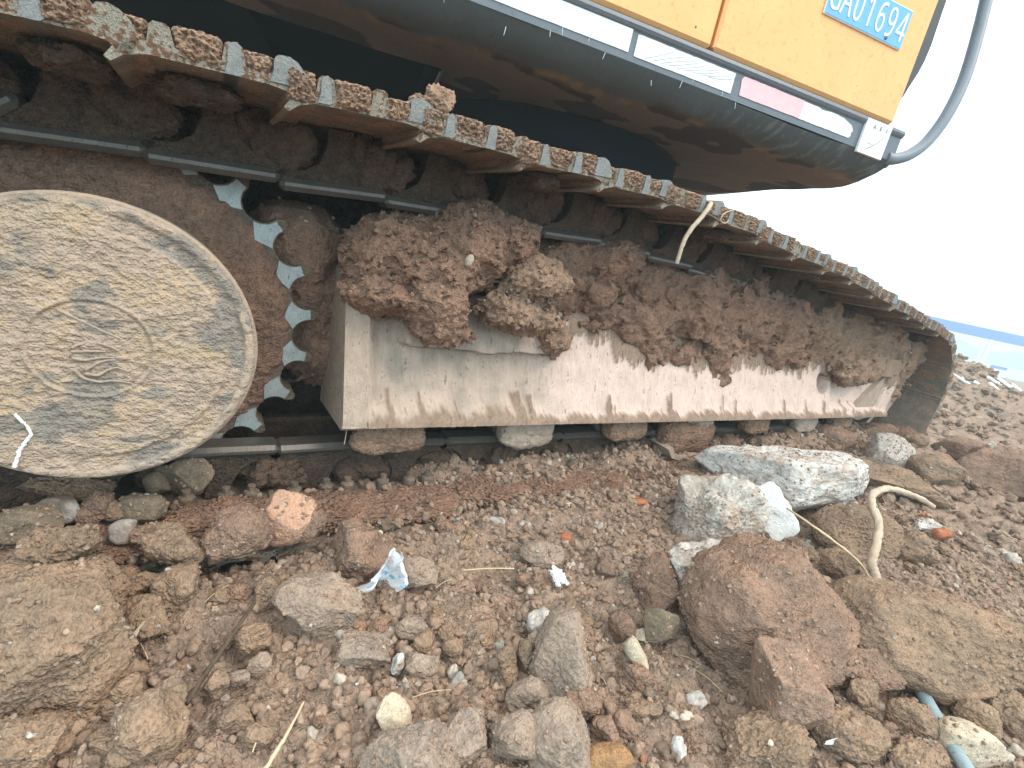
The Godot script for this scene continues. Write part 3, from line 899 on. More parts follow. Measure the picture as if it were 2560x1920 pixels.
func make_frame(machine: Node3D) -> void:
	var across := Basis(Vector3.BACK, Vector3.UP, Vector3.LEFT)     # polygon in (z, y), pushed along -x
	var core := extrude(PackedVector2Array([Vector2(-0.2, 0.30), Vector2(0.12, 0.30), Vector2(0.05, 0.54), Vector2(-0.2, 0.56)]), -3.02, -0.43, Transform3D(across, Vector3.ZERO))
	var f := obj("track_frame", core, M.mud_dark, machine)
	var plate := extrude(PackedVector2Array([Vector2(-0.035, 0.288), Vector2(0.10, 0.296), Vector2(0.182, 0.302), Vector2(0.191, 0.309), Vector2(0.189, 0.322), Vector2(0.150, 0.43), Vector2(0.098, 0.572), Vector2(0.088, 0.582), Vector2(-0.04, 0.62)]), -0.424, -0.374, Transform3D(across, Vector3.ZERO))
	obj("end_plate", plate, M.dust_edge, f)
	var side := sheet(560, 62, func(u: float, w: float) -> Vector3:
		var x := lerpf(0.425, 3.13, u)
		var y := lerpf(0.312, 0.60, w)
		var z := lerpf(side_z(y), 0.182, smoothstep(2.35, 2.9, x))
		var p := Vector3(x, y, 0.0)
		# a dished pocket behind the end plate, below a torn cover lip
		var lip := 0.478 - 0.006 * sin((x - 0.48) * 9.0) + 0.012 * rough.get_noise_2d(x * 3.0, 7.0)
		var pocket := smoothstep(0.425, 0.46, x) * (1.0 - smoothstep(0.80, 0.92, x)) * smoothstep(0.325, 0.37, y)
		z -= 0.034 * pocket
		var cover := smoothstep(0.49, 0.515, x) * (1.0 - smoothstep(0.865, 0.915, x)) * smoothstep(lip - 0.002, lip + 0.002, y)
		z += (0.040 * cover) * (1.0 - 0.4 * smoothstep(0.50, 0.58, y))
		var second := smoothstep(2.46, 2.49, x) * (1.0 - smoothstep(2.90, 2.93, x)) * smoothstep(0.345, 0.365, y) * (1.0 - smoothstep(0.50, 0.512, y))
		z -= 0.032 * second
		var hole := 1.0 - smoothstep(0.85, 1.05, Vector2((x - 2.40) / 0.045, (y - 0.447) / 0.042).length())
		z -= 0.11 * hole
		# dust: runs down, thicker low; crusts of earth with ragged tops along the flange
		z += 0.0022 * fine.get_noise_3dv(Vector3(x * 0.7, y * 0.12, 0.0)) + 0.0018 * rough.get_noise_3dv(Vector3(x * 30.0, y * 5.0, 2.0))
		var pile := 0.332 + 0.020 * rough.get_noise_2d(x * 5.0, 1.0) + 0.012 * rough.get_noise_2d(x * 21.0, 4.0)
		z += 0.010 * (1.0 - smoothstep(pile - 0.012, pile + 0.004, y)) + 0.002 * cells.get_noise_3dv(p * 0.8)
		z += 0.007 * mud_share(x, y)
		if x > 3.03: z -= pow((x - 3.03) * 10.0, 2.0) * 0.2
		return Vector3(x, y, z), Vector3.BACK, func(p: Vector3) -> Color:
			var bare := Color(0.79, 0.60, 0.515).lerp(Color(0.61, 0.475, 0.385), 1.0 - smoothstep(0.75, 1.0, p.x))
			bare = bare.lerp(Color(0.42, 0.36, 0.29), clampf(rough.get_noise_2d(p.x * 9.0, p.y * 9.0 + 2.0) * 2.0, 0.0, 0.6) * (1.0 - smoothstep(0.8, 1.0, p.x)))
			return bare.lerp(Color(0.36, 0.255, 0.19) * (1.0 + 0.3 * fine.get_noise_3dv(p)), mud_share(p.x, p.y)))
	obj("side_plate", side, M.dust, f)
	var flange := sheet(520, 12, func(u: float, w: float) -> Vector3:
		var x := lerpf(0.373, 2.72, u)
		var a := w * PI
		var edge := 0.0035 * rough.get_noise_2d(x * 16.0, 1.0)
		return Vector3(x, 0.311 - cos(a) * 0.0085 + 0.0015 * fine.get_noise_2d(x, w * 0.1), 0.06 + sin(a) * (0.134 + edge + 0.002 * fine.get_noise_2d(x, w * 0.3))), Vector3.BACK)
	obj("flange_edge", flange, M.dust_edge, f)
	var toe := extrude(PackedVector2Array([Vector2(2.66, 0.306), Vector2(2.80, 0.285), Vector2(3.10, 0.325), Vector2(3.16, 0.42), Vector2(3.13, 0.60), Vector2(3.0, 0.60), Vector2(2.70, 0.33)]), 0.02, 0.17, Transform3D.IDENTITY)
	obj("idler_guard", toe, M.dust_edge, f)
	obj("idler", lathe([Vector2(0.0, 0.07), Vector2(0.10, 0.07), Vector2(0.12, 0.045), Vector2(0.235, 0.045), Vector2(0.25, 0.06), Vector2(0.275, 0.055), Vector2(0.275, -0.055), Vector2(0.0, -0.06)], 56), M.link, machine, Transform3D(Basis(), Vector3(2.93, 0.43, 0)))
	obj("added_mud_wall", lumpy(Vector3(-0.75, 0.12, -0.42), Vector3(0.95, 0.86, -0.24), 78, 5, 6.0, 0.10, 0.006), M.mud_dark, machine)  # added mud wall, shuts out the sky behind sprocket and upper track

func make_rollers(machine: Node3D) -> void:
	var wheel := lathe([Vector2(0.0, 0.112), Vector2(0.05, 0.112), Vector2(0.058, 0.104), Vector2(0.078, 0.10), Vector2(0.086, 0.094), Vector2(0.086, 0.066), Vector2(0.07, 0.06), Vector2(0.07, -0.06), Vector2(0.086, -0.066), Vector2(0.086, -0.1), Vector2(0.0, -0.11)], 36)
	var cap := lathe([Vector2(0.0, 0.146), Vector2(0.045, 0.146), Vector2(0.058, 0.140), Vector2(0.064, 0.13), Vector2(0.066, 0.10)], 28)
	for k in 7:
		var at := Transform3D(Basis(), Vector3(0.505 + 0.368 * k, 0.296, 0))
		var r := obj("bottom_roller", wheel, M.link, machine, at)
		obj("roller_cap", cap, M.cake_rim, r)
		obj("caked_mud", stone(800 + k, 4, Vector3(0.086, 0.037 + 0.004 * (k % 2), 0.034), 3.4, 0.22, 0.004, 0), M.dust_edge if k % 2 else M.mud_dry, r, Transform3D(Basis(), Vector3(0.012 * (k % 3 - 1), -0.031, 0.134)))
	obj("roller_guard", lumpy(Vector3(1.43, 0.165, 0.09), Vector3(1.70, 0.30, 0.178), 77, 5, 3.0, 0.16, 0.004), M.mud, machine)
	obj("guard_lip", extrude(PackedVector2Array([Vector2(1.43, 0.205), Vector2(1.46, 0.172), Vector2(1.52, 0.156), Vector2(1.60, 0.16), Vector2(1.63, 0.172), Vector2(1.60, 0.178), Vector2(1.52, 0.172), Vector2(1.47, 0.188), Vector2(1.445, 0.215)]), 0.08, 0.184, Transform3D.IDENTITY), M.dust_edge, machine)

func letter(text: String, high: float, deep: float) -> TextMesh:
	var f := SystemFont.new()
	f.font_names = PackedStringArray(["Droid Sans"])
	f.font_weight = 500
	var t := TextMesh.new()
	t.font = f
	t.text = text
	t.font_size = 64
	t.pixel_size = high / 46.0
	t.depth = deep
	t.curve_step = 1.0
	return t

func make_house(machine: Node3D) -> void:
	var a := deg_to_rad(15.0)
	var t := Transform3D(Basis(Vector3(cos(a), 0, sin(a)), Vector3.UP, Vector3(-sin(a), 0, cos(a))), Vector3(2.169, 0.0, 0.149))
	# belly: a skin that curves under from the face, mud filmed over its dark paint, with a round hole; an open bay on the left
	var rims := [Vector2(0.0, 0.03), Vector2(-0.02, 0.06), Vector2(-0.09, 0.10), Vector2(-0.16, 0.145), Vector2(-0.24, 0.178), Vector2(-0.31, 0.19), Vector2(-0.98, 0.22), Vector2(-2.21, 0.25)]
	var end_at := func(q: float) -> float:
		for k in rims.size() - 1:
			if q >= rims[k + 1].x: return lerpf(rims[k].y, rims[k + 1].y, (rims[k].x - q) / (rims[k].x - rims[k + 1].x))
		return 0.25
	var under := func(x: float, q: float, limit: float) -> Vector3:
		var front := clampf(1.0 + q / 0.17, 0.0, 1.0)
		var side := clampf(1.0 - (limit - x) / 0.10, 0.0, 1.0)
		var y := 1.246 + 0.056 * maxf(front * front * front, side * side * side) + 0.010 * broad.get_noise_2d(x * 1.3, q * 1.6) + 0.02 * smoothstep(-0.25, -0.9, q)
		var hole := Vector2((x + 1.018) / 0.072, (q + 0.548) / 0.05).length()
		y += 0.10 * (1.0 - smoothstep(0.94, 1.06, hole))
		return Vector3(x, y, q)
	var stain := func(p: Vector3) -> Color:
		var line := -0.10 - 0.07 * rough.get_noise_2d(p.x * 1.6, 3.0) - 0.03 * rough.get_noise_2d(p.x * 7.0, 5.0)
		var muddy := 1.0 - smoothstep(line - 0.03, line + 0.02, p.z)
		var flow := broad.get_noise_2d(p.x * 1.7 + 4.0, p.z * 2.4)
		var c := Color(0.115, 0.135, 0.145).lerp(Color(0.215, 0.16, 0.118), muddy)
		c = c.lerp(Color(0.05, 0.043, 0.042), muddy * smoothstep(0.05, 0.075, flow) * 0.8)
		c = c.lerp(Color(0.36, 0.27, 0.17), muddy * (1.0 - smoothstep(0.0, 0.05, absf(p.z - line + 0.03))) * clampf(rough.get_noise_2d(p.x * 9.0, 1.0) * 2.0, 0.0, 0.6))
		var scuff := clampf(rough.get_noise_2d(p.x * 24.0, p.z * 9.0) * 2.2 - 0.35, 0.0, 0.5) * smoothstep(-0.9, -0.5, p.x) * (1.0 - muddy)
		return c.lerp(Color(0.30, 0.31, 0.31), scuff)
	var belly := obj("belly_skin", sheet(260, 150, func(u: float, w: float) -> Vector3:
		var q := -2.2 * pow(w, 1.7)
		var limit: float = end_at.call(q)
		return under.call(lerpf(-1.55, limit, u), q, limit), Vector3.DOWN, stain), M.skin, machine, t)
	obj("belly_skin", sheet(160, 50, func(u: float, w: float) -> Vector3:
		return under.call(lerpf(-4.0, -1.55, u), -0.44 * pow(w, 1.3), 9.0), Vector3.DOWN, stain), M.skin, belly)
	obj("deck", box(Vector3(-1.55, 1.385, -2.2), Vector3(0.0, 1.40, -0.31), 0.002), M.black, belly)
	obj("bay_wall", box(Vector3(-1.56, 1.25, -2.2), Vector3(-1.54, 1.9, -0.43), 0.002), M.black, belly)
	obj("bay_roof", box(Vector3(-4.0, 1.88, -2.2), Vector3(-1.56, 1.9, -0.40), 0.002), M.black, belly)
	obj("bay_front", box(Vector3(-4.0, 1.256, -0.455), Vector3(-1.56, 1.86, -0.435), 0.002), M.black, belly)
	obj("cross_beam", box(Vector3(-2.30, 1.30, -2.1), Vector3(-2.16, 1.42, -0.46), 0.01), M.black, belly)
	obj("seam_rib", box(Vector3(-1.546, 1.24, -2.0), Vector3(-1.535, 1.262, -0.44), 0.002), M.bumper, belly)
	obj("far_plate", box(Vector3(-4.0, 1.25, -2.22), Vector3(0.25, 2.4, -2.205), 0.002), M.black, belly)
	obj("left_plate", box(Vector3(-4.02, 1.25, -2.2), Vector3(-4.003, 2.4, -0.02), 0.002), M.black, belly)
	obj("right_plate", extrude(PackedVector2Array([Vector2(0.0, -0.06), Vector2(0.07, -0.10), Vector2(0.14, -0.18), Vector2(0.17, -0.26), Vector2(0.18, -0.32), Vector2(0.21, -0.98), Vector2(0.24, -2.2), Vector2(0.0, -2.2)]), -1.41, -1.28, Transform3D(Basis(Vector3.RIGHT, Vector3.BACK, Vector3.DOWN), Vector3.ZERO)), M.bumper, belly)
	# bumper beam with rounded lower edge and a rolled top
	var prof := PackedVector2Array([Vector2(-0.30, 1.305), Vector2(0.0, 1.303), Vector2(0.0, 1.378), Vector2(0.006, 1.383), Vector2(0.010, 1.391), Vector2(0.008, 1.400), Vector2(0.0, 1.405), Vector2(-0.05, 1.406), Vector2(-0.32, 1.406)])
	var along := Transform3D(Basis(Vector3.BACK, Vector3.UP, Vector3.LEFT), Vector3.ZERO)
	var bumper := obj("bumper_beam", extrude(prof, -0.045, 4.0, along), M.bumper, machine, t)
	obj("end_cap", extrude(PackedVector2Array([Vector2(-0.07, 1.275), Vector2(-0.02, 1.285), Vector2(-0.008, 1.30), Vector2(-0.008, 1.375), Vector2(-0.02, 1.39), Vector2(-0.07, 1.39)]), -0.052, -0.046, along), M.bumper, bumper)
	var tapes := [[-2.2, -1.075, M.tape, 1.3225, 1.385], [-1.055, -0.705, M.tape, 1.318, 1.374], [-0.672, -0.42, M.tape_red, 1.322, 1.376], [-0.4195, -0.193, M.tape, 1.322, 1.374]]
	for k in tapes.size():
		var e: Array = tapes[k]
		var poly := PackedVector2Array()
		var n := 24
		for j in n + 1:
			var x := lerpf(e[0], e[1], float(j) / n)
			poly.append(Vector2(x, e[3] + 0.0012 * rough.get_noise_2d(x * 30.0, k)))
		if k == 3: poly.append_array([Vector2(-0.186, 1.330), Vector2(-0.190, 1.338), Vector2(-0.184, 1.345), Vector2(-0.19, 1.354), Vector2(-0.2, 1.361)])
		for j in n + 1:
			var x := lerpf(e[1], e[0], float(j) / n)
			var y: float = e[4] + 0.0015 * rough.get_noise_2d(x * 30.0, k + 9.0)
			if k == 3: y -= 0.006 * maxf(0.0, rough.get_noise_2d(x * 14.0, 3.0)) + 0.010 * smoothstep(-0.26, -0.2, x)
			poly.append(Vector2(x, y))
		if k == 2: poly.append_array([Vector2(-0.678, 1.366), Vector2(-0.674, 1.345)])
		obj("reflective_tape", extrude(poly, 0.0005, 0.0022, Transform3D.IDENTITY), e[2], bumper)
	for k in 9:
		var x := -1.02 + 0.028 * k
		obj("tape_scratch", tube([Vector3(x, 1.322 + 0.002 * k, 0.0022), Vector3(x + 0.05, 1.345, 0.0022), Vector3(x + 0.09 + 0.01 * (k % 3), 1.366 - 0.002 * (k % 4), 0.0022)], 0.0007, 0.0005, 5, 3), M.ink, bumper)
	var sticker := obj("square_sticker", box(Vector3(-0.145, 1.290, 0.0005), Vector3(-0.024, 1.398, 0.0105), 0.0005), M.tape, bumper)
	for k in 3:
		obj("sticker_letter", letter(["A", "R", "F"][k], 0.014, 0.001), M.ink, sticker, Transform3D(Basis(), Vector3(-0.105 + 0.030 * k, 1.378, 0.011)))
	obj("sticker_scratch", tube([Vector3(-0.11, 1.305, 0.0108), Vector3(-0.075, 1.33, 0.0108), Vector3(-0.03, 1.372, 0.0108)], 0.0012, 0.0006, 5, 4), M.rubber, sticker)
	obj("sticker_scratch", tube([Vector3(-0.115, 1.325, 0.0108), Vector3(-0.085, 1.325, 0.0108)], 0.0008, 0.0006, 5, 3), M.rubber, sticker)
	# splashed mud and scratches on the beam
	for k in 30:
		var x := -1.9 + 0.045 * k + 0.02 * sin(k * 7.0)
		var y := 1.275 + 0.09 * absf(sin(k * 2.2))
		obj("scratch", tube([Vector3(x, y, 0.0005), Vector3(x + 0.004 * sin(k * 1.0), y - 0.012 - 0.014 * absf(cos(k * 4.0)), 0.0005)], 0.0009, 0.0005, 5, 3), M.tape, bumper)
	# orange bodywork: two panels with a dark joint
	for e in [[-0.796, 0.0], [-2.6, -0.806], [-4.0, -2.61]]:
		obj("body_panel", box(Vector3(e[0], 1.4165, -0.10), Vector3(e[1], 2.6, -0.012), 0.009), M.orange, machine, t)
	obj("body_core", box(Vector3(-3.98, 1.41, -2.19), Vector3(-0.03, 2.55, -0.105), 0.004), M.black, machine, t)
	obj("corner_seal", extrude(PackedVector2Array([Vector2(0.0, 1.475), Vector2(0.008, 1.49), Vector2(0.022, 1.53), Vector2(0.026, 1.545), Vector2(0.045, 1.60), Vector2(0.053, 1.64), Vector2(0.056, 1.69), Vector2(0.050, 1.78), Vector2(0.044, 1.9), Vector2(0.04, 2.3), Vector2(0.0, 2.3)]), -0.09, -0.03, Transform3D.IDENTITY), M.rubber, machine, t)
	obj("rust_spot", stone(41, 2, Vector3(0.0035, 0.0042, 0.001), 2.0, 0.2, 0.0, 0), M.ink, machine, t * Transform3D(Basis(), Vector3(-0.875, 1.452, -0.012)))
	for k in 7:
		obj("rust_spot", stone(42 + k, 2, Vector3(0.002, 0.0034, 0.0008), 2.0, 0.3, 0.0, 0), M.root, machine, t * Transform3D(Basis(), Vector3(-0.20 + 0.03 * k - 0.05 * (k % 3), 1.45 + 0.03 * (k % 4), -0.012)))
	# number plate
	var plate := obj("number_plate", box(Vector3(-0.452, 1.620, -0.012), Vector3(-0.100, 1.735, -0.006), 0.002), M.white, machine, t)
	obj("plate_field", box(Vector3(-0.4495, 1.6225, -0.007), Vector3(-0.1025, 1.7325, -0.0048), 0.001), M.plate_blue, plate)
	var chars := "GA01694"
	for k in 7:
		obj("plate_letter", letter(chars[k], 0.074, 0.0015), M.white, plate, Transform3D(Basis(Vector3(0.74, 0, 0), Vector3(0, 1.12, 0), Vector3.BACK), Vector3(-0.424 + 0.0493 * k, 1.678, -0.0042)))
	obj("plate_screw", lathe([Vector2(0, 0.004), Vector2(0.005, 0.0035), Vector2(0.006, 0.0)], 10), M.rubber, plate, Transform3D(Basis(), Vector3(-0.178, 1.633, -0.006)))
	# handrail
	obj("handrail", tube([Vector3(2.19, 1.312, 0.142), Vector3(2.225, 1.316, 0.156), Vector3(2.278, 1.345, 0.178), Vector3(2.333, 1.407, 0.195), Vector3(2.386, 1.52, 0.202), Vector3(2.439, 1.677, 0.186), Vector3(2.490, 1.93, 0.137), Vector3(2.50, 2.15, 0.09), Vector3(2.44, 2.28, 0.05), Vector3(2.2, 2.32, -0.02), Vector3(2.05, 2.32, -0.05)], 0.0205, 0.0205, 16, 8), M.pipe_paint, machine)

func make_excavator() -> void:
	var machine := base("excavator", "orange tracked excavator with muddy near track, seen from beside its wheel hub", "excavator", Vector3.ZERO)
	make_track(machine, 0.0, true)
	make_sprocket(machine)
	make_hub(machine)
	make_frame(machine)
	make_rollers(machine)
	# the car body between the tracks and the far track
	obj("car_body", box(Vector3(0.75, 0.42, -1.75), Vector3(2.35, 0.86, -0.22), 0.03), M.mud_dark, machine)
	obj("swing_bearing", lathe([Vector2(0.0, 1.26), Vector2(0.58, 1.26), Vector2(0.60, 1.24), Vector2(0.60, 0.86), Vector2(0.0, 0.85)], 40, Transform3D(Basis(Vector3.RIGHT, Vector3.FORWARD, Vector3.UP), Vector3(1.55, 0, -1.05))), M.black, machine)
	obj("far_track_frame", box(Vector3(0.3, 0.25, -2.3), Vector3(2.95, 0.66, -1.85), 0.04), M.mud_dark, machine)
	obj("far_track_run", lumpy(Vector3(-0.3, 0.78, -2.38), Vector3(3.15, 0.91, -1.78), 79, 5, 10.0, 0.12, 0.006), M.mud_dark, machine)
	make_house(machine)

# ---------------------------------------------------------------- rubble

func rock(called: String, label: String, category: String, mat: String, at: Vector3, radii: Vector3, turn: float, level_: int) -> void:
	var slab := called == "earth_slab" or called == "wood_splinter" or called == "wood_bit"
	var boxy := 2.3
	var lumps := 0.16
	var crumbs := 0.0042
	var cuts := 8
	match mat:
		"e", "r": lumps = 0.17
		"p":
			lumps = 0.12
			crumbs = 0.0016
		"g", "s":
			lumps = 0.10
			crumbs = 0.0009
		"c":
			lumps = 0.10
			crumbs = 0.0005
			cuts = 8
		"w":
			boxy = 2.8
			lumps = 0.22
			crumbs = 0.0042
			cuts = 9
		"o", "k":
			boxy = 2.5
			lumps = 0.10
			crumbs = 0.002
			cuts = 4
		"u":
			lumps = 0.05
			crumbs = 0.0
	if called == "brick_block":
		boxy = 6.0
		cuts = 2
		mat = "kb"
	if label.begins_with("whitish grey concrete boulder"): mat = "wb"
	if slab: boxy = 3.0
	var big := maxf(radii.x, maxf(radii.y, radii.z))
	crumbs = minf(crumbs, big * 0.07)
	var t := Transform3D(Basis(SIGHT_RIGHT, SIGHT_UP, -SIGHT_AHEAD) * Basis(Vector3.BACK, deg_to_rad(-turn)), at)
	var m := stone(hero.size() + 1, level_, radii * (1.14 if cuts >= 8 else 1.06), boxy, lumps, crumbs, cuts)
	var o := obj(called, m, M[mat], self, t)
	tag(o, label, category)
	hero.append([at, big, o])

func make_rocks() -> void:
	rock("earth_boulder", "largest brown earth boulder, at the left edge in front of the wheel hub", "earth clod", "e", Vector3(-0.030, 0.153, 0.465), Vector3(0.0909, 0.0867, 0.0737), 0, 5)
	rock("earth_clod", "crusty brown clod just above the large boulder at the left edge", "earth clod", "e", Vector3(0.008, 0.141, 0.343), Vector3(0.0420, 0.0353, 0.0305), 15, 4)
	rock("earth_clod", "sloped brown clod touching the right shoulder of the large left boulder", "earth clod", "e", Vector3(0.067, 0.121, 0.417), Vector3(0.0374, 0.0326, 0.0290), -20, 4)
	rock("earth_clod", "round brown clod with chipped right side, alone at the lower left", "earth clod", "e", Vector3(0.097, 0.125, 0.585), Vector3(0.0376, 0.0371, 0.0340), 0, 4)
	rock("earth_clod", "big rounded clod left of the orange brick, a dry leaf under it", "earth clod", "r", Vector3(0.182, 0.182, 0.331), Vector3(0.0511, 0.0450, 0.0418), -10, 4)
	rock("earth_clod", "tilted brown clod left of the clod that has the dry leaf", "earth clod", "e", Vector3(0.108, 0.173, 0.326), Vector3(0.0423, 0.0292, 0.0311), 25, 4)
	rock("field_stone", "smooth olive grey stone at the left edge below the wheel hub", "stone", "s", Vector3(-0.087, 0.172, 0.219), Vector3(0.0443, 0.0276, 0.0313), -15, 4)
	rock("pale_stone", "light grey rough stone under the bottom of the wheel hub", "stone", "g", Vector3(-0.056, 0.168, 0.174), Vector3(0.0319, 0.0213, 0.0231), 0, 4)
	rock("earth_clod", "wide brown clod below the light grey stone under the hub", "earth clod", "e", Vector3(-0.028, 0.175, 0.287), Vector3(0.0567, 0.0316, 0.0367), -8, 5)
	rock("rubble_chunk", "crumbly brown chunk with orange specks wedged under the wheel hub", "rubble", "r", Vector3(-0.014, 0.172, 0.184), Vector3(0.0240, 0.0302, 0.0225), 20, 4)
	rock("field_stone", "small mottled grey stone half buried right of the crumbly chunk", "stone", "g", Vector3(0.035, 0.166, 0.253), Vector3(0.0194, 0.0179, 0.0163), 0, 3)
	rock("earth_clod", "low reddish clod beside the small mottled grey stone", "earth clod", "r", Vector3(0.073, 0.166, 0.278), Vector3(0.0314, 0.0180, 0.0205), 0, 4)
	rock("brick_chunk", "bright orange brick chunk leaning upright near the lower track", "brick", "o", Vector3(0.269, 0.185, 0.286), Vector3(0.0472, 0.0514, 0.0409), 0, 4)
	rock("earth_clod", "thin dark clod leaning behind the orange brick chunk", "earth clod", "r", Vector3(0.307, 0.172, 0.310), Vector3(0.0254, 0.0296, 0.0217), 20, 4)
	rock("earth_clod", "smooth pale clod in the group below the tilted clod at left", "earth clod", "e", Vector3(0.064, 0.133, 0.349), Vector3(0.0272, 0.0188, 0.0191), -15, 4)
	rock("earth_clod", "knobbly clod with a dark gap under it, left of the broken slab", "earth clod", "e", Vector3(0.110, 0.142, 0.385), Vector3(0.0291, 0.0339, 0.0261), 30, 4)
	rock("earth_clod", "small flat clod above the smooth pale clod at left", "earth clod", "e", Vector3(0.040, 0.129, 0.313), Vector3(0.0207, 0.0135, 0.0142), 0, 3)
	rock("earth_clod", "rounded clod between the knobbly clod and the long twig", "earth clod", "e", Vector3(0.159, 0.113, 0.384), Vector3(0.0196, 0.0167, 0.0158), 0, 3)
	rock("earth_clod", "blunt clod right beside the middle of the long dark twig", "earth clod", "e", Vector3(0.205, 0.117, 0.489), Vector3(0.0214, 0.0207, 0.0183), 0, 4)
	rock("earth_clod", "tall crumbling clod at the upper end of the long dark twig", "earth clod", "e", Vector3(0.233, 0.121, 0.409), Vector3(0.0223, 0.0283, 0.0220), 10, 4)
	rock("earth_slab", "broad smooth broken slab of dried earth with a dark hollow under its front edge", "earth clod", "p", Vector3(0.302, 0.131, 0.474), Vector3(0.0650, 0.0409, 0.0386), 8, 5)
	rock("earth_clod", "large reddish clod to the left of the white plastic scrap", "earth clod", "r", Vector3(0.378, 0.157, 0.377), Vector3(0.0494, 0.0494, 0.0430), -12, 4)
	rock("earth_boulder", "brown boulder in the lower left corner", "earth clod", "e", Vector3(-0.018, 0.118, 0.571), Vector3(0.0428, 0.0288, 0.0297), 0, 5)
	rock("earth_clod", "round clod with a pale cap by the lower left corner boulder", "earth clod", "e", Vector3(0.009, 0.109, 0.558), Vector3(0.0144, 0.0139, 0.0129), 0, 3)
	rock("earth_clod", "dark lumpy clod left of the round chipped clod", "earth clod", "e", Vector3(0.055, 0.110, 0.583), Vector3(0.0166, 0.0145, 0.0135), 20, 4)
	rock("earth_clod", "angular clod near the bottom edge below the round chipped clod", "earth clod", "e", Vector3(0.069, 0.109, 0.605), Vector3(0.0143, 0.0122, 0.0110), 10, 3)
	rock("earth_clod", "oval clod in front of the large left boulder", "earth clod", "e", Vector3(0.023, 0.112, 0.510), Vector3(0.0256, 0.0178, 0.0172), 20, 4)
	rock("earth_slab", "leaning flat clod between the oval clod and the round chipped clod", "earth clod", "e", Vector3(0.066, 0.116, 0.537), Vector3(0.0167, 0.0246, 0.0155), 25, 4)
	rock("earth_clod", "clod to the right of the lower end of the long dark twig", "earth clod", "e", Vector3(0.157, 0.113, 0.548), Vector3(0.0162, 0.0162, 0.0141), 0, 3)
	rock("field_stone", "small smooth pale clod right of the twig", "stone", "p", Vector3(0.208, 0.113, 0.534), Vector3(0.0134, 0.0140, 0.0119), 0, 3)
	rock("field_stone", "small light flat stone right of the twig", "stone", "p", Vector3(0.184, 0.109, 0.543), Vector3(0.0136, 0.0093, 0.0095), -10, 3)
	rock("earth_clod", "squat clod between the round chipped clod and the thin lower twig", "earth clod", "e", Vector3(0.176, 0.114, 0.603), Vector3(0.0187, 0.0170, 0.0155), 0, 4)
	rock("earth_clod", "squat crumbly clod beside the thin lower twig", "earth clod", "e", Vector3(0.199, 0.112, 0.637), Vector3(0.0155, 0.0133, 0.0125), 0, 3)
	rock("field_stone", "flat light brown stone right of the white plastic scrap", "stone", "p", Vector3(0.474, 0.126, 0.434), Vector3(0.0400, 0.0281, 0.0269), 0, 4)
	rock("pebble", "round bluish grey pebble in the middle ground", "stone", "g", Vector3(0.748, 0.142, 0.371), Vector3(0.0145, 0.0114, 0.0118), 0, 3)
	rock("pebble", "pale grey pebble left of the round bluish grey pebble", "stone", "g", Vector3(0.693, 0.141, 0.337), Vector3(0.0197, 0.0124, 0.0140), 10, 3)
	rock("brick_chip", "red brick chip in the middle, leftmost of the three chips by the track", "brick", "k", Vector3(0.839, 0.145, 0.338), Vector3(0.0189, 0.0133, 0.0134), 20, 3)
	rock("brick_chip", "small red brick chip in the middle below the other two chips", "brick", "k", Vector3(0.840, 0.124, 0.413), Vector3(0.0159, 0.0127, 0.0119), 0, 3)
	rock("brick_chip", "flat red brick chip just left of the big white stones", "brick", "k", Vector3(1.126, 0.149, 0.357), Vector3(0.0262, 0.0106, 0.0153), 0, 3)
	rock("field_stone", "wide light clod below the red brick chips", "stone", "p", Vector3(0.741, 0.130, 0.455), Vector3(0.0429, 0.0253, 0.0283), 5, 4)
	rock("earth_clod", "faceted dark clod left of the big square clod by the speckled rock", "earth clod", "r", Vector3(0.854, 0.130, 0.535), Vector3(0.0214, 0.0224, 0.0199), 0, 3)
	rock("earth_clod", "big squarish reddish clod left of the white speckled rock", "earth clod", "r", Vector3(0.906, 0.149, 0.624), Vector3(0.0530, 0.0520, 0.0478), 5, 4)
	rock("field_stone", "smooth grey angular stone below the big squarish clod", "stone", "s", Vector3(0.819, 0.149, 0.707), Vector3(0.0286, 0.0311, 0.0254), 30, 4)
	rock("plaster_lump", "chalk white crumbly lump at the upper end of the long boulder", "rubble", "w", Vector3(0.633, 0.125, 0.605), Vector3(0.0201, 0.0217, 0.0182), 0, 3)
	rock("earth_boulder", "long upright boulder below the chalk white lump in the centre", "earth clod", "p", Vector3(0.594, 0.151, 0.709), Vector3(0.0447, 0.0664, 0.0461), 14, 5)
	rock("earth_clod", "reddish clod at the foot of the long central boulder", "earth clod", "r", Vector3(0.596, 0.131, 0.760), Vector3(0.0252, 0.0325, 0.0251), 20, 4)
	rock("field_stone", "rough grey brown stone left of the foot of the long central boulder", "stone", "p", Vector3(0.530, 0.124, 0.724), Vector3(0.0270, 0.0224, 0.0205), -25, 4)
	rock("earth_slab", "narrow upright clod with a pointed top left of the long boulder", "earth clod", "e", Vector3(0.530, 0.127, 0.669), Vector3(0.0140, 0.0293, 0.0162), -12, 4)
	rock("earth_clod", "narrow clod squeezed against the long central boulder", "earth clod", "e", Vector3(0.565, 0.128, 0.667), Vector3(0.0158, 0.0295, 0.0188), 5, 4)
	rock("field_stone", "smooth elongated stone like a potato below the broken slab", "stone", "p", Vector3(0.343, 0.119, 0.564), Vector3(0.0472, 0.0185, 0.0273), 14, 4)
	rock("field_stone", "light stone to the right of the potato shaped stone", "stone", "p", Vector3(0.413, 0.118, 0.612), Vector3(0.0246, 0.0157, 0.0167), 5, 4)
	rock("earth_clod", "cube like clod above the light stone in the lower middle", "earth clod", "e", Vector3(0.430, 0.118, 0.578), Vector3(0.0144, 0.0158, 0.0131), 0, 3)
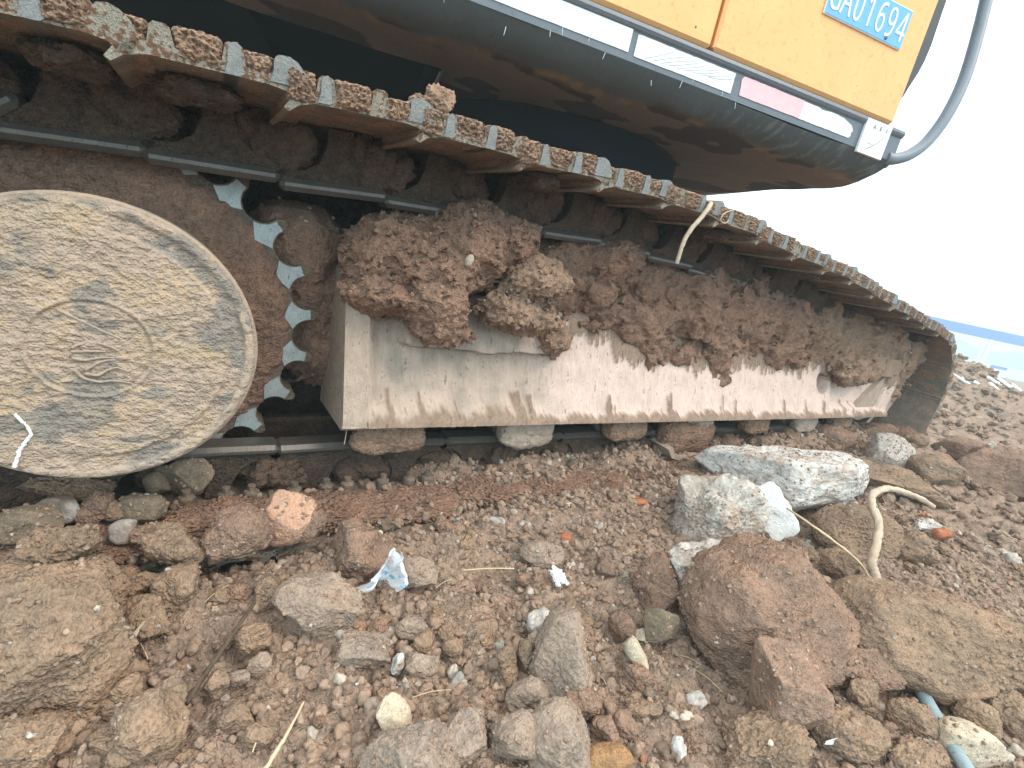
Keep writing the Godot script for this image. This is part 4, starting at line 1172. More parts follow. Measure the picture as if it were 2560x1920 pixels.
	rock("earth_clod", "blocky clod right of the cube like clod", "earth clod", "e", Vector3(0.471, 0.119, 0.599), Vector3(0.0159, 0.0152, 0.0135), 0, 3)
	rock("field_stone", "smooth clod above the cube like clod in the lower middle", "stone", "p", Vector3(0.425, 0.118, 0.546), Vector3(0.0244, 0.0163, 0.0169), 8, 4)
	rock("shell_shard", "small black and white shard between two light stones", "shard", "w", Vector3(0.382, 0.116, 0.600), Vector3(0.0084, 0.0149, 0.0092), 10, 3)
	rock("pale_stone", "cream coloured pointed stone near the bottom, left of centre", "stone", "c", Vector3(0.348, 0.123, 0.683), Vector3(0.0190, 0.0261, 0.0178), -22, 4)
	rock("earth_boulder", "broad flat topped boulder at the bottom edge, left of centre", "earth clod", "p", Vector3(0.352, 0.128, 0.737), Vector3(0.0597, 0.0333, 0.0367), -6, 5)
	rock("earth_clod", "lumpy clod right of the broad boulder at the bottom edge", "earth clod", "p", Vector3(0.420, 0.128, 0.743), Vector3(0.0263, 0.0328, 0.0257), -20, 4)
	rock("field_stone", "smooth rounded stone with a dark gap beneath at the bottom centre", "stone", "p", Vector3(0.477, 0.128, 0.765), Vector3(0.0371, 0.0299, 0.0305), 0, 4)
	rock("earth_boulder", "peaked boulder at the bottom edge right of the smooth rounded stone", "earth clod", "p", Vector3(0.524, 0.137, 0.801), Vector3(0.0381, 0.0431, 0.0353), -10, 4)
	rock("earth_clod", "round dark clod right of the peaked boulder", "earth clod", "r", Vector3(0.606, 0.125, 0.808), Vector3(0.0190, 0.0209, 0.0182), 0, 4)
	rock("earth_clod", "round clod touching the right of the round dark clod", "earth clod", "r", Vector3(0.642, 0.123, 0.811), Vector3(0.0169, 0.0169, 0.0154), 0, 3)
	rock("brick_chunk", "dull orange brown lump at the bottom edge", "brick", "b", Vector3(0.582, 0.122, 0.837), Vector3(0.0288, 0.0168, 0.0189), 0, 4)
	rock("earth_clod", "flat curled clod left of the small white block", "earth clod", "e", Vector3(0.686, 0.122, 0.799), Vector3(0.0287, 0.0137, 0.0167), 5, 4)
	rock("earth_slab", "flat triangular clod above the flat curled clod", "earth clod", "r", Vector3(0.716, 0.124, 0.760), Vector3(0.0233, 0.0167, 0.0158), 15, 4)
	rock("earth_clod", "clod with a light top left of the smooth grey angular stone", "earth clod", "r", Vector3(0.769, 0.130, 0.671), Vector3(0.0247, 0.0247, 0.0215), 0, 3)
	rock("wood_splinter", "weathered pale splinter lying by the small tan wood bit", "wood", "c", Vector3(0.742, 0.131, 0.728), Vector3(0.0130, 0.0283, 0.0155), -25, 4)
	rock("wood_bit", "short tan bit of wood below the smooth grey angular stone", "wood", "c", Vector3(0.805, 0.123, 0.700), Vector3(0.0222, 0.0107, 0.0130), 15, 3)
	rock("plaster_block", "small white block at the foot of the large reddish boulder", "rubble", "w", Vector3(0.783, 0.123, 0.825), Vector3(0.0157, 0.0121, 0.0116), 0, 3)
	rock("plaster_block", "narrow white chip standing near the bottom edge right of centre", "rubble", "w", Vector3(0.688, 0.123, 0.868), Vector3(0.0088, 0.0158, 0.0097), 4, 3)
	rock("concrete_boulder", "long whitish concrete boulder lying on top of the pale pile by the track", "concrete", "w", Vector3(1.699, 0.207, 0.391), Vector3(0.2418, 0.0882, 0.1469), -2, 5)
	rock("concrete_boulder", "whitish grey concrete boulder at the left of the pale pile", "concrete", "w", Vector3(1.250, 0.176, 0.497), Vector3(0.1084, 0.0892, 0.0860), 10, 5)
	rock("concrete_lump", "rounded white speckled rock in front of the pale pile", "concrete", "w", Vector3(1.008, 0.185, 0.638), Vector3(0.0597, 0.0424, 0.0475), -8, 4)
	rock("concrete_lump", "small rough whitish lump under the right end of the long concrete boulder", "concrete", "w", Vector3(1.883, 0.158, 0.521), Vector3(0.0563, 0.0350, 0.0379), 10, 4)
	rock("brick_chunk", "orange red brick bit between the speckled rock and the large reddish boulder", "brick", "k", Vector3(1.283, 0.137, 0.593), Vector3(0.0299, 0.0196, 0.0206), -10, 3)
	rock("earth_boulder", "large reddish earth boulder in the right foreground", "earth clod", "r", Vector3(1.008, 0.178, 0.781), Vector3(0.1388, 0.1228, 0.1113), -12, 5)
	rock("earth_boulder", "huge flat sided earth boulder at the right edge", "earth clod", "e", Vector3(1.337, 0.185, 0.965), Vector3(0.2054, 0.0960, 0.1160), 14, 5)
	rock("brick_block", "dirty red brick standing upright below the large reddish boulder", "brick", "k", Vector3(0.871, 0.181, 0.902), Vector3(0.0386, 0.0672, 0.0458), 3, 5)
	rock("earth_clod", "wet looking clod between the upright red brick and the huge right boulder", "earth clod", "r", Vector3(1.111, 0.149, 0.908), Vector3(0.0615, 0.0451, 0.0442), 30, 4)
	rock("earth_clod", "broad grey brown clod right of the upright red brick", "earth clod", "e", Vector3(0.958, 0.140, 0.958), Vector3(0.0520, 0.0337, 0.0356), 10, 4)
	rock("earth_clod", "wide pointed clod at the bottom below the upright red brick", "earth clod", "e", Vector3(0.797, 0.137, 0.923), Vector3(0.0639, 0.0335, 0.0385), -10, 5)
	rock("pale_stone", "flat cream stone lying on the blue grey pipe", "stone", "c", Vector3(1.132, 0.141, 1.061), Vector3(0.0436, 0.0307, 0.0293), 20, 4)
	rock("earth_clod", "wide clod between the pale pile and the bent root", "earth clod", "e", Vector3(1.678, 0.170, 0.661), Vector3(0.1096, 0.0626, 0.0715), 5, 5)
	rock("earth_clod", "grey brown clod just right of the bent root", "earth clod", "e", Vector3(1.785, 0.164, 0.767), Vector3(0.0601, 0.0486, 0.0473), -10, 4)
	rock("earth_clod", "pointed clod under the wide clod left of the bent root", "earth clod", "e", Vector3(1.471, 0.151, 0.722), Vector3(0.0426, 0.0368, 0.0329), 10, 4)
	rock("brick_chip", "orange red brick chip in the loose earth right of the bent root", "brick", "k", Vector3(2.086, 0.153, 0.753), Vector3(0.0275, 0.0196, 0.0195), 0, 3)
	rock("plaster_block", "flat whitish fragment just above the brick chip right of the root", "rubble", "w", Vector3(2.115, 0.152, 0.702), Vector3(0.0466, 0.0165, 0.0249), 0, 4)
	rock("earth_boulder", "dark reddish boulder at the right edge halfway up", "earth clod", "r", Vector3(3.285, 0.230, 0.680), Vector3(0.2557, 0.1257, 0.1583), 5, 5)
	rock("field_stone", "grey stone beyond the right end of the long concrete boulder", "stone", "g", Vector3(2.664, 0.213, 0.359), Vector3(0.1002, 0.0716, 0.0747), 10, 4)
	rock("earth_clod", "reddish clod below the end of the track frame", "earth clod", "r", Vector3(2.590, 0.190, 0.171), Vector3(0.1013, 0.0625, 0.0713), 10, 4)
	rock("earth_clod", "rounded clod against the curved end of the track", "earth clod", "r", Vector3(3.031, 0.208, 0.152), Vector3(0.1247, 0.0504, 0.0726), 0, 4)
	rock("earth_clod", "small clod in the rubble beyond the track end", "earth clod", "e", Vector3(3.242, 0.203, 0.283), Vector3(0.0698, 0.0409, 0.0460), 0, 3)
	rock("earth_clod", "flat clod left of the dark reddish boulder at the right edge", "earth clod", "r", Vector3(3.513, 0.211, 0.401), Vector3(0.1205, 0.0566, 0.0700), 10, 4)
	rock("earth_slab", "long flat clod right of the long concrete boulder", "earth clod", "e", Vector3(2.325, 0.179, 0.511), Vector3(0.2069, 0.0546, 0.0980), 14, 5)
	rock("earth_slab", "flat slab between the long flat clod and the dark boulder at right", "earth clod", "e", Vector3(2.796, 0.189, 0.518), Vector3(0.1259, 0.0580, 0.0690), 15, 4)
	rock("earth_clod", "small clod behind the long concrete boulder by the rollers", "earth clod", "r", Vector3(2.050, 0.175, 0.139), Vector3(0.0569, 0.0360, 0.0404), 0, 3)
	rock("earth_clod", "rounded clod beside the lowest roller guard", "earth clod", "r", Vector3(1.876, 0.179, 0.109), Vector3(0.0438, 0.0438, 0.0399), 0, 3)
	rock("earth_clod", "dark clod in the shade under the last rollers", "earth clod", "r", Vector3(2.301, 0.183, 0.123), Vector3(0.0530, 0.0510, 0.0473), 0, 3)
	rock("earth_clod", "dark blunt clod left of the blue grey pipe", "earth clod", "e", Vector3(1.096, 0.139, 1.000), Vector3(0.0312, 0.0289, 0.0261), 0, 4)
	rock("earth_clod", "angular clod left of the top of the blue grey pipe", "earth clod", "e", Vector3(1.063, 0.137, 0.945), Vector3(0.0230, 0.0261, 0.0204), 10, 4)
	rock("earth_clod", "light edged clod right of the blue grey pipe", "earth clod", "e", Vector3(1.218, 0.141, 1.054), Vector3(0.0306, 0.0275, 0.0241), 25, 4)
	rock("earth_clod", "tall clod under the edge of the huge right boulder", "earth clod", "e", Vector3(1.302, 0.146, 1.060), Vector3(0.0265, 0.0337, 0.0250), 20, 4)
	rock("earth_clod", "clod cut by the right edge near the bottom", "earth clod", "e", Vector3(1.296, 0.142, 1.086), Vector3(0.0234, 0.0281, 0.0224), 0, 4)
	rock("earth_clod", "low clod at the bottom edge left of the flat cream stone", "earth clod", "e", Vector3(1.029, 0.134, 1.032), Vector3(0.0444, 0.0219, 0.0275), 5, 4)
	rock("shell_flake", "small oval white flake on the low clod by the pipe", "shell", "w", Vector3(1.073, 0.126, 1.037), Vector3(0.0091, 0.0077, 0.0060), 0, 3)
	rock("plastic_chip", "pale blue chip right of the flat cream stone", "plastic chip", "u", Vector3(1.208, 0.129, 1.084), Vector3(0.0088, 0.0074, 0.0061), 20, 3)
	rock("field_stone", "rounded dark grey stone right under the edge of the wheel hub", "stone", "s", Vector3(0.117, 0.179, 0.088), Vector3(0.0485, 0.0403, 0.0395), 5, 4)
	rock("field_stone", "dark stone in the shade left of the rounded stone under the hub", "stone", "s", Vector3(0.068, 0.168, 0.107), Vector3(0.0228, 0.0219, 0.0194), 0, 3)
	rock("earth_clod", "dark clod in the hollow below the wheel hub", "earth clod", "s", Vector3(0.051, 0.169, 0.196), Vector3(0.0352, 0.0240, 0.0257), 0, 4)
	rock("earth_clod", "brown packed clod touching the bottom of the wheel hub", "earth clod", "e", Vector3(-0.069, 0.171, 0.097), Vector3(0.0772, 0.0252, 0.0405), 5, 5)
	rock("earth_clod", "small shaded clod at the right of the packed clod under the hub", "earth clod", "e", Vector3(0.016, 0.167, 0.184), Vector3(0.0237, 0.0198, 0.0189), 0, 3)
	rock("earth_clod", "tiny dark clod left of the white plastic bit", "earth clod", "r", Vector3(0.667, 0.120, 0.500), Vector3(0.0135, 0.0117, 0.0110), 0, 3)

func crumbs_on(o: MeshInstance3D, count: int, into: Array, least: float, most: float) -> void:
	var a := o.mesh.surface_get_arrays(0)
	var v: PackedVector3Array = a[Mesh.ARRAY_VERTEX]
	var n: PackedVector3Array = a[Mesh.ARRAY_NORMAL]
	for k in count:
		var i := rng.randi() % v.size()
		var up := o.transform.basis * n[i]
		if up.y < -0.1: continue
		into.append([o.transform * v[i], pow(rng.randf(), 3.0) * (most - least) + least])

func clod_tint() -> Color:
	var q := rng.randf()
	var s := rng.randf_range(0.85, 1.15)
	if q < 0.035: return Color(0.74, 0.64, 0.54) * rng.randf_range(0.8, 1.05)
	if q < 0.045: return Color(0.50, 0.46, 0.41)
	if q < 0.05: return Color(0.62, 0.30, 0.18)
	if q < 0.40: return Color(0.405, 0.28, 0.205) * s
	if q < 0.60: return Color(0.51, 0.375, 0.285) * s
	return Color(0.455, 0.322, 0.24) * s

func scatter(called: String, label: String, places: Array, shapes: Array) -> void:
	# places: [position, radius]; one MultiMesh for each shape, all parts of one heap of loose stuff
	var heap := Node3D.new()
	heap.name = numbered(called)
	add_child(heap, true)
	tag(heap, label, "loose earth", "", "stuff")
	for s in shapes.size():
		var mine := []
		for k in range(s, places.size(), shapes.size()): mine.append(places[k])
		var mm := MultiMesh.new()
		mm.transform_format = MultiMesh.TRANSFORM_3D
		mm.use_colors = true
		mm.mesh = shapes[s]
		mm.instance_count = mine.size()
		for k in mine.size():
			var r: float = mine[k][1]
			var b := Basis(Vector3(rng.randfn(), rng.randfn(), rng.randfn()).normalized(), rng.randf() * TAU).scaled(Vector3.ONE * r)
			mm.set_instance_transform(k, Transform3D(b, mine[k][0]))
			mm.set_instance_color(k, clod_tint())
		var o := MultiMeshInstance3D.new()
		o.name = "crumbs" if s == 0 else "crumbs_%03d" % s
		o.multimesh = mm
		o.material_override = M.crumb
		heap.add_child(o, true)
		o.set_meta("kind", "stuff")

func unit_clods(levels: int, many: int, from_seed: int) -> Array:
	var out := []
	for k in many:
		var r := RandomNumberGenerator.new()
		r.seed = from_seed + k
		var shape := Vector3(1.0, r.randf_range(0.6, 0.9), r.randf_range(0.7, 1.0))
		# built at twenty centimetres, so that the fixed-size roughness is in proportion
		var m := stone(from_seed + k, levels, shape * 0.05, 3.0, 0.42, 0.008, 8)
		var a := m.surface_get_arrays(0)
		var v: PackedVector3Array = a[Mesh.ARRAY_VERTEX]
		for i in v.size(): v[i] /= 0.05
		out.append(indexed(v, a[Mesh.ARRAY_INDEX]))
	return out

const LANDMARKS := [["white plastic scrap", Vector3(0.40, 0.15, 0.45)], ["orange brick chunk", Vector3(0.30, 0.18, 0.10)], ["long dark twig", Vector3(0.164, 0.129, 0.51)], ["bent root", Vector3(1.49, 0.15, 0.80)], ["blue pipe", Vector3(1.17, 0.142, 1.0)], ["upright red brick", Vector3(0.90, 0.16, 0.90)], ["long central boulder", Vector3(0.62, 0.15, 0.64)], ["white speckled rock", Vector3(1.05, 0.18, 0.60)], ["long concrete boulder", Vector3(1.74, 0.19, 0.38)], ["smooth broken slab", Vector3(0.31, 0.12, 0.49)], ["round chipped clod", Vector3(0.09, 0.13, 0.57)], ["smooth rounded stone", Vector3(0.50, 0.13, 0.70)], ["dark edge boulder", Vector3(3.3, 0.2, 0.65)], ["white plastic bit", Vector3(0.73, 0.12, 0.52)]]

func beside(at: Vector3) -> String:
	# how far across and along the line of sight a small thing lies from the nearest landmark
	var best: Array = LANDMARKS[0]
	for l in LANDMARKS:
		if (l[1] - at).length() < (best[1] - at).length(): best = l
	var d: Vector3 = at - best[1]
	var across := int(round(100.0 * (d.x * 0.854 + d.z * 0.52)))
	var along := int(round(100.0 * (d.x * 0.567 - d.z * 0.824)))
	return "%s centimetres %s and %s %s than the %s" % [in_words(absi(across)), "right" if across >= 0 else "left", in_words(absi(along)), "farther" if along >= 0 else "nearer", best[0]]

func in_words(n: int) -> String:
	var low := ["no", "one", "two", "three", "four", "five", "six", "seven", "eight", "nine", "ten", "eleven", "twelve", "thirteen", "fourteen", "fifteen", "sixteen", "seventeen", "eighteen", "nineteen"]
	if n < 20: return low[n]
	var tens: String = ["twenty", "thirty", "forty", "fifty", "sixty", "seventy", "eighty", "ninety"][mini(n / 10 - 2, 7)]
	return tens if n % 10 == 0 else tens + "-" + low[n % 10]

func make_loose() -> void:
	# countable clods of middle size, all alike
	var protos := []
	for k in 10:
		protos.append(stone(1200 + k, 4, Vector3(0.021, 0.015 + 0.001 * (k % 4), 0.018), 2.6, 0.34, 0.0036, 6))
	var made := 0
	var kinds := ["e", "r", "p", "e", "r"]
	while made < 190:
		var far := made >= 110
		var x := rng.randf_range(1.5, 3.4) if far else rng.randf_range(-0.3, 1.7)
		var z := rng.randf_range(0.2, 1.0) if far else rng.randf_range(0.33, 1.02)
		if x < 0.3 and z < 0.28: continue
		var sight := Vector3(x, 0.11, z) - CAM_POS
		var ahead := sight.dot(SIGHT_AHEAD)
		if ahead < 0.2 or absf(sight.dot(SIGHT_RIGHT)) > ahead * 1.06 or absf(sight.dot(SIGHT_UP)) > ahead * 0.8: continue
		var clear := true
		for h in hero:
			if Vector2(h[0].x - x, h[0].z - z).length() < h[1] * 0.8 + 0.012: clear = false
		if not clear: continue
		var s := rng.randf_range(0.4, 1.0) * (1.6 if far else 1.0)
		var o := obj("soil_clod", protos[made % 10], M[kinds[made % 5]], self, Transform3D(Basis(Vector3(rng.randfn(), rng.randfn(), rng.randfn()).normalized(), rng.randf() * TAU).scaled(Vector3(rng.randf_range(0.8, 1.3), rng.randf_range(0.6, 1.1), rng.randf_range(0.8, 1.3)) * s), Vector3(x, ground_at(x, z) + 0.002 * s, z)))
		tag(o, "small %s clod %s" % [{"e": "brown", "r": "reddish", "p": "pale"}[kinds[made % 5]], beside(o.position)], "earth clod", "small soil clods strewn over the ground")
		hero.append([o.position, 0.018 * s, o])
		made += 1
	# what nobody could count
	var near := []
	for k in 70000:
		var x := rng.randf_range(-0.45, 2.3)
		var z := rng.randf_range(0.26, 1.12)
		if x > 1.4 and rng.randf() < 0.35: continue
		var r := 0.0016 + 0.0112 * pow(rng.randf(), 6.6)
		var patch := broad.get_noise_2d(x * 2.2, z * 2.2 + 9.0)
		r *= 1.0 + 0.5 * patch
		near.append([Vector3(x, ground_at(x, z) + r * 0.1, z), r])
	for k in 11000:
		var x := rng.randf_range(-0.4, 3.2)
		var z := rng.randf_range(0.0, 0.34)
		var r := 0.002 + 0.012 * pow(rng.randf(), 4.0)
		near.append([Vector3(x, maxf(ground_at(x, z), 0.138 if z > 0.14 and z < 0.3 and rng.randf() < 0.7 else 0.0) + r * 0.3, z), r])
	for h in hero:
		if h[1] > 0.03: crumbs_on(h[2], int(clampf(h[1] * h[1] * 80000.0, 30.0, 2000.0)), near, 0.0010, 0.0052)
	scatter("soil_crumbs", "crumbs of brown earth and pebbles strewn over the near ground", near, unit_clods(2, 9, 1500))
	var wide := []
	for k in 16000:
		var x := 2.1 + 9.0 * pow(rng.randf(), 1.4)
		var z := rng.randf_range(-3.5, 2.0)
		if x < 3.35 and z < 0.34: continue
		var r := (0.004 + 0.032 * pow(rng.randf(), 3.4)) * (0.6 + x * 0.13)
		wide.append([Vector3(x, ground_at(x, z) + r * 0.2, z), r])
	scatter("rubble_field", "brown rubble and clods covering the ground beyond the track", wide, unit_clods(3, 6, 1600))

func make_heaps() -> void:
	var onto := []
	var heaps := [
		["packed_mud", mud(HEAP_FRONT, 0.0045, 0.020, 0.0100, Vector3(3, 1, 7)), M.mud, "large crumbling mud lump on the front of the track frame, a white pebble in it", 1500],
		["packed_mud", mud(HEAP_CHUNK, 0.0045, 0.018, 0.0100, Vector3(1, 4, 3)), M.mud_dry, "paler dry mud chunk bulging from the right side of the largest mud lump", 700],
		["packed_mud", mud(HEAP_SECOND, 0.0058, 0.022, 0.0105, Vector3(9, 2, 1)), M.mud, "rounded mud lump with hanging drips, behind and right of the largest mud lump", 700],
		["packed_mud", mud(HEAP_LONG, 0.0072, 0.030, 0.013, Vector3(5, 6, 2)), M.mud, "long crumbly bank of mud lying along the middle of the track frame", 2500],
		["packed_mud", mud(HEAP_END, 0.0105, 0.030, 0.012, Vector3(8, 8, 4)), M.mud_dry, "mud cake around the far end of the track frame by the curved shoes", 700],
		["packed_mud", mud(HEAP_BEHIND, 0.009, 0.022, 0.009, Vector3(2, 8, 4)), M.mud, "shaded mud packed between the toothed sprocket and the frame end", 500]]
	for h in heaps:
		var o := obj(h[0], h[1], h[2])
		tag(o, h[3], "packed mud")
		crumbs_on(o, h[4], onto, 0.0011, 0.0052)
	scatter("mud_crumbs", "crumbs of earth clinging to the packed mud on the track", onto, unit_clods(2, 4, 1700))
	var at := Vector3(0.575, 0.683, 0.218)
	tag(obj("pebble", stone(61, 3, Vector3(0.0085, 0.013, 0.008), 2.2, 0.08, 0.0, 2), M.c, self, Transform3D(Basis(Vector3.BACK, -0.3), at)), "small cream pebble stuck in the front of the largest mud lump", "stone")
	tag(obj("earth_clod", stone(62, 4, Vector3(0.028, 0.026, 0.024), 2.2, 0.35, 0.004, 3), M.mud_dry, self, Transform3D(Basis(), Vector3(0.452, 0.932, 0.25))), "small upright clod standing on top of the upper track", "earth clod")
	tag(obj("earth_clod", stone(63, 4, Vector3(0.018, 0.012, 0.016), 2.2, 0.35, 0.003, 3), M.r, self, Transform3D(Basis(), Vector3(0.415, 0.915, 0.27))), "tiny clod lying beside the upright clod on the upper track", "earth clod")

func strip(points: Array, width: Vector3, thick: float) -> ArrayMesh:
	var c := curve(points, 5)
	return sheet(4, c.size() - 1, func(u: float, w: float) -> Vector3:
		var p := c[int(round(w * (c.size() - 1)))]
		return p + width * (u - 0.5) * sin(clampf(w * 1.1 + 0.12, 0.0, 1.0) * PI * 0.9 + 0.15) + Vector3(0, thick * sin(u * PI), 0), Vector3.UP)

func make_bits() -> void:
	tag(obj("bent_root", tube(ROOT, 0.0105, 0.0075, 12, 7, 0.5), M.root), "thick pale bent root standing up from the earth at right", "root")
	tag(obj("dry_stalk", tube(STEM, 0.0022, 0.003, 8, 6, 0.8), M.straw), "thin dry stalk leaning against the foot of the bent root", "stalk")
	tag(obj("long_twig", tube(TWIG, 0.0024, 0.0042, 8, 6, 0.9), M.twig), "long dark twig lying on the loose earth at left", "twig")
	tag(obj("thin_twig", tube(TWIG_LOW, 0.0016, 0.0026, 8, 6, 0.9), M.straw), "thin greyish twig at the bottom left, below the long dark twig", "twig")
	tag(obj("blue_pipe", tube(PIPE, 0.0105, 0.0105, 14, 4, 0.05), M.blue_pipe), "blue grey pipe sticking out from under the huge right boulder", "pipe")
	tag(obj("straw", tube(STRAW, 0.0012, 0.0016, 6, 4, 0.4), M.straw), "straight straw lying in the middle, right of the white plastic scrap", "straw")
	tag(obj("straw", tube(STRAW_LOW, 0.0009, 0.0007, 6, 4, 0.4), M.straw), "short straw among the gravel at the bottom left of centre", "straw")
	tag(obj("hanging_root", tube(HANGING_ROOT, 0.0058, 0.0048, 10, 6, 0.3), M.root), "pale root hanging down from the edge of the upper track", "root")
	tag(obj("wire_curl", tube(CURL, 0.0013, 0.0010, 6, 6), M.straw), "thin curled wire hanging from the upper track beside the pale root", "wire")
	tag(obj("dangling_straw", tube(DANGLE, 0.0008, 0.0010, 6, 4), M.straw), "fine straw dangling from the lower front corner of the track frame", "straw")
	for k in 26:
		var x := rng.randf_range(-0.1, 1.3)
		var z := rng.randf_range(0.38, 0.95)
		var d := Vector3(rng.randfn(), 0, rng.randfn()).normalized() * rng.randf_range(0.010, 0.032)
		var p := Vector3(x, ground_at(x, z) + 0.006, z)
		tag(obj("straw", tube([p - d, p + Vector3(0, 0.004, 0), p + d], 0.0008, 0.0005, 5, 4, 0.4), M.straw if k % 3 else M.root), "short dry straw " + beside(p), "straw", "bits of straw on the ground")
	# a crumpled scrap of printed plastic
	var n := 34
	var v := PackedVector3Array()
	var c := PackedColorArray()
	var f := PackedInt32Array()
	for j in n + 1:
		for i in n + 1:
			var u := float(i) / n
			var w := float(j) / n
			var left := Vector3(0.352, 0.110, 0.432).lerp(Vector3(0.408, 0.208, 0.470), pow(w, 0.7))
			var right := Vector3(0.432, 0.112, 0.446).lerp(Vector3(0.431, 0.204, 0.473), w)
			var bow := 0.010 * sin(w * 5.0)
			var p := left.lerp(right, u) + Vector3(bow * u, 0.0, 0.012 * sin(u * 7.0 + w * 4.0))
			p += Vector3(0.2, 0.3, 1.0) * 0.007 * rough.get_noise_2d(u * 3.4, w * 4.2) + Vector3(0, 0.010 * rough.get_noise_2d(u * 5.0, 3.0) * (1.0 - absf(w - 0.5)), 0)
			if j == 0: p.y += 0.012 * maxf(0.0, rough.get_noise_2d(u * 6.0, 8.0)) + 0.004 * exp(-pow((u - 0.45) / 0.15, 2.0))
			v.append(p)
			var ink := Color(0.86, 0.88, 0.90)
			var blot := rough.get_noise_2d(u * 6.0 + 3.0, w * 8.0)
			if blot > 0.24 and w < 0.5 and w > 0.12: ink = Color(0.20, 0.52, 0.80)
			if blot < -0.24 and w > 0.6 and w < 0.85 and u < 0.6: ink = Color(0.85, 0.35, 0.38)
			c.append(ink)
	for j in n:
		for i in n:
			var a := j * (n + 1) + i
			f.append_array([a, a + n + 1, a + n + 2, a, a + n + 2, a + 1])
	tag(obj("plastic_scrap", indexed(v, f, c), M.printed), "crumpled white plastic scrap with faded blue and red print", "plastic scrap")
	tag(obj("plastic_bit", sheet(14, 14, func(u: float, w: float) -> Vector3:
		return Vector3(0.712 + 0.028 * u + 0.006 * w, 0.124 + 0.020 * (1.0 - w) + 0.010 * rough.get_noise_2d(u * 6.0, w * 6.0), 0.515 + 0.026 * w + 0.008 * sin(u * 9.0)), Vector3.UP), M.white), "torn white plastic bit pressed into the gravel right of the centre", "plastic bit")
	tag(obj("plastic_strip", strip([Vector3(0.895, 0.142, 0.958), Vector3(0.912, 0.146, 0.966), Vector3(0.930, 0.142, 0.974), Vector3(0.955, 0.140, 0.985)], Vector3(0.002, 0.012, 0.0), 0.003), M.white), "thin torn white strip lying at the bottom right", "plastic strip")
	tag(obj("dry_leaf", strip([Vector3(0.180, 0.128, 0.305), Vector3(0.192, 0.132, 0.312), Vector3(0.205, 0.136, 0.318), Vector3(0.218, 0.139, 0.324)], Vector3(0.004, 0.004, -0.012), 0.004), M.straw), "curled dry leaf in front of the big rounded clod left of the orange brick", "leaf")
	tag(obj("wood_chip", strip([Vector3(0.038, 0.118, 0.484), Vector3(0.052, 0.132, 0.476), Vector3(0.066, 0.147, 0.468), Vector3(0.076, 0.158, 0.462)], Vector3(0.016, 0.005, 0.004), 0.004), M.root), "pointed tan wood chip beside the large left boulder", "wood chip")
	# the pale board under the concrete
	var q := [Vector3(1.345, 0.262, 0.512), Vector3(1.395, 0.258, 0.548), Vector3(1.487, 0.166, 0.622), Vector3(1.385, 0.147, 0.566)]
	var mid: Vector3 = (q[0] + q[1] + q[2] + q[3]) / 4.0
	var run: Vector3 = (q[2] + q[3] - q[0] - q[1]) / 2.0
	var wide: Vector3 = (q[1] + q[2] - q[0] - q[3]) / 2.0
	var flat := run.cross(wide).normalized()
	if flat.y < 0.0: flat = -flat
	var frame := Basis(run.normalized(), flat, run.normalized().cross(flat))
	tag(obj("pale_board", stone(93, 5, Vector3(run.length() * 0.60, 0.008, wide.length() * 0.52), 5.0, 0.9, 0.0012, 2), M.board, self, Transform3D(frame, mid)), "flat whitewashed slab sloping down between the concrete boulders and the earth", "board")
	# splinters on the mound
	var litter := [[6.51, -0.43, 0.30, 0.9], [6.60, -0.40, 0.24, 1.3], [6.67, -0.36, 0.26, 1.0], [6.72, -0.24, 0.22, 0.2], [6.56, -0.36, 0.18, 1.6], [6.83, -0.20, 0.26, 0.5], [6.91, -0.12, 0.2, 0.3], [6.95, -0.3, 0.24, 0.7], [7.0, 0.0, 0.3, 0.4]]
	var which := ["leftmost", "second from left", "third from left", "fourth from left", "lowest", "fifth from left", "sixth from left", "farthest", "rightmost"]
	for n_ in litter.size():
		var e: Array = litter[n_]
		var o := obj("wood_offcut", box(Vector3(-e[2] * 0.3, -0.01, -0.014), Vector3(e[2] * 0.3, 0.01, 0.014), 0.003), M.white, self, Transform3D(Basis(Vector3.UP, e[3] + 0.6) * Basis(Vector3.BACK, 0.35), Vector3(e[0], ground_at(e[0], e[1]) + 0.03, e[1])))
		tag(o, "%s of the pale splintered offcuts on the mound beyond the track" % which[n_], "offcut", "pale offcuts on the rubble mound")

func make_fence() -> void:
	var from := Vector3(20.0, 0.0, -13.1)
	var dir := Vector3(2.7, 0.0, 1.83).normalized()
	var t := Transform3D(Basis(dir, Vector3.UP, dir.cross(Vector3.UP)), from)
	var fence := base("site_hoarding", "blue and white site hoarding far behind the rubble mound", "hoarding", Vector3.ZERO)
	for k in 9:
		var a := 3.2 * k
		obj("panel", box(Vector3(a + 0.08, -0.6, -0.02), Vector3(a + 3.12, 1.33, 0.02), 0.005), M.fence_white, fence, t)
		obj("post", box(Vector3(a - 0.075, -0.7, -0.05), Vector3(a + 0.075, 1.33, 0.05), 0.01), M.fence_white, fence, t)
		obj("top_band", box(Vector3(a - 0.07, 1.335, -0.04), Vector3(a + 3.12, 1.78, 0.04), 0.01), M.fence_blue, fence, t)
		var hills := PackedVector2Array([Vector2(a + 0.2, 0.3)])
		for j in 16: hills.append(Vector2(a + 0.2 + 2.7 * j / 15.0, 0.95 + 0.12 * sin(j * 0.55 + k)))
		hills.append(Vector2(a + 2.9, 0.3))
		obj("printed_hills", extrude(hills, 0.021, 0.024, Transform3D.IDENTITY), M.fence_green, fence, t)
		obj("blue_notice", box(Vector3(a + 0.5, 0.12, 0.024), Vector3(a + 1.3, 0.24, 0.028), 0.001), M.fence_blue, fence, t)

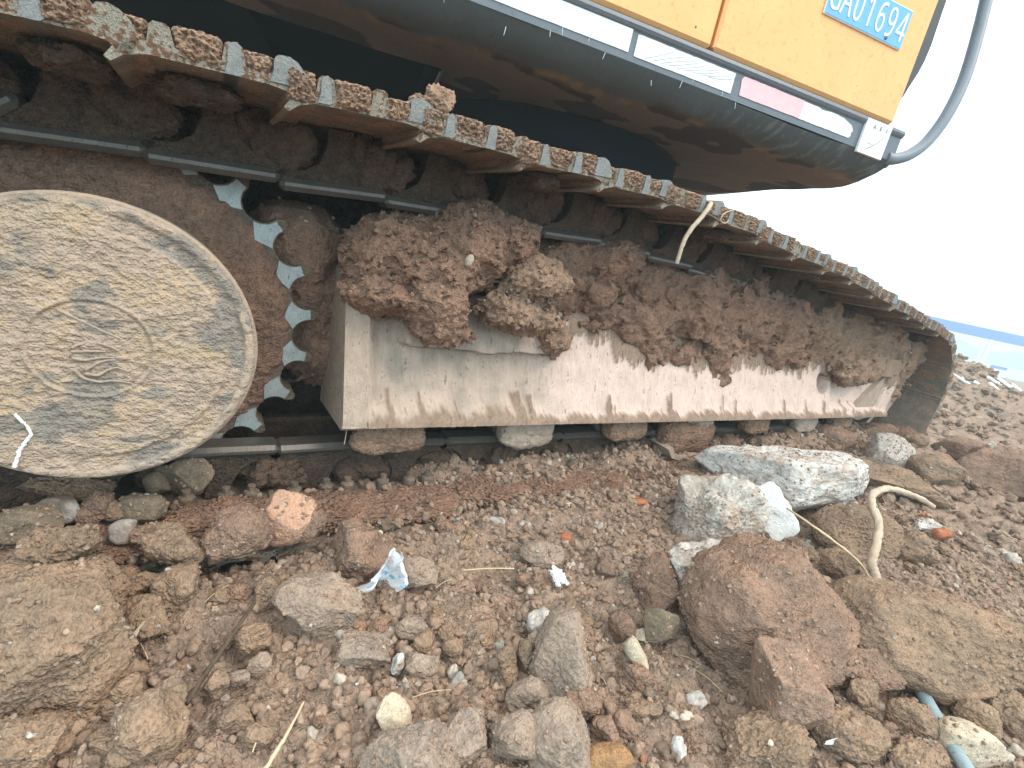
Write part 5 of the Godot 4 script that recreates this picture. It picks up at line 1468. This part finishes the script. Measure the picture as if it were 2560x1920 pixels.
func _ready() -> void:
	var cam := Camera3D.new()
	cam.name = "camera"
	cam.transform = Transform3D(Basis(SIGHT_RIGHT, SIGHT_UP, -SIGHT_AHEAD).orthonormalized(), CAM_POS)
	cam.fov = 77.213
	cam.near = 0.02
	cam.far = 600.0
	add_child(cam)
	cam.current = true
	var e := Environment.new()
	e.background_mode = Environment.BG_SKY
	var sky_material := ProceduralSkyMaterial.new()
	sky_material.sky_top_color = Color(0.93, 0.965, 0.97)
	sky_material.sky_horizon_color = Color(0.62, 0.83, 0.92)
	sky_material.sky_curve = 0.25
	sky_material.ground_bottom_color = Color(0.45, 0.40, 0.35)
	sky_material.ground_horizon_color = Color(0.75, 0.78, 0.78)
	sky_material.sky_energy_multiplier = 1.25
	sky_material.sun_angle_max = 1.0
	e.sky = Sky.new()
	e.sky.sky_material = sky_material
	e.tonemap_mode = Environment.TONE_MAPPER_LINEAR
	e.tonemap_exposure = 2.05
	e.fog_enabled = true
	e.fog_density = 0.013
	e.fog_light_color = Color(0.93, 0.985, 1.0)
	e.sdfgi_enabled = true
	e.ssao_enabled = true
	e.ssil_enabled = true
	var world := WorldEnvironment.new()
	world.name = "environment"
	world.environment = e
	add_child(world)
	var sun := DirectionalLight3D.new()
	sun.name = "sun"
	sun.light_energy = 0.45
	sun.light_color = Color(1.0, 0.97, 0.93)
	sun.light_angular_distance = 30.0
	sun.shadow_enabled = true
	sun.rotation = Vector3(deg_to_rad(-52), deg_to_rad(35), 0)
	add_child(sun)

	rng.seed = 20240611
	rough.seed = 11
	rough.frequency = 1.0
	rough.fractal_octaves = 4
	rough.noise_type = FastNoiseLite.TYPE_SIMPLEX_SMOOTH
	fine.seed = 12
	fine.frequency = 130.0
	fine.fractal_octaves = 3
	fine.noise_type = FastNoiseLite.TYPE_SIMPLEX_SMOOTH
	broad.seed = 14
	broad.frequency = 1.0
	broad.fractal_octaves = 3
	broad.noise_type = FastNoiseLite.TYPE_SIMPLEX_SMOOTH
	cells.seed = 13
	cells.frequency = 75.0
	cells.noise_type = FastNoiseLite.TYPE_CELLULAR
	cells.cellular_return_type = FastNoiseLite.RETURN_DISTANCE2_SUB
	cells.fractal_type = FastNoiseLite.FRACTAL_NONE

	make_textures()
	make_materials()
	make_ground()
	make_excavator()
	make_fence()
	make_heaps()
	make_rocks()
	make_loose()
	make_bits()
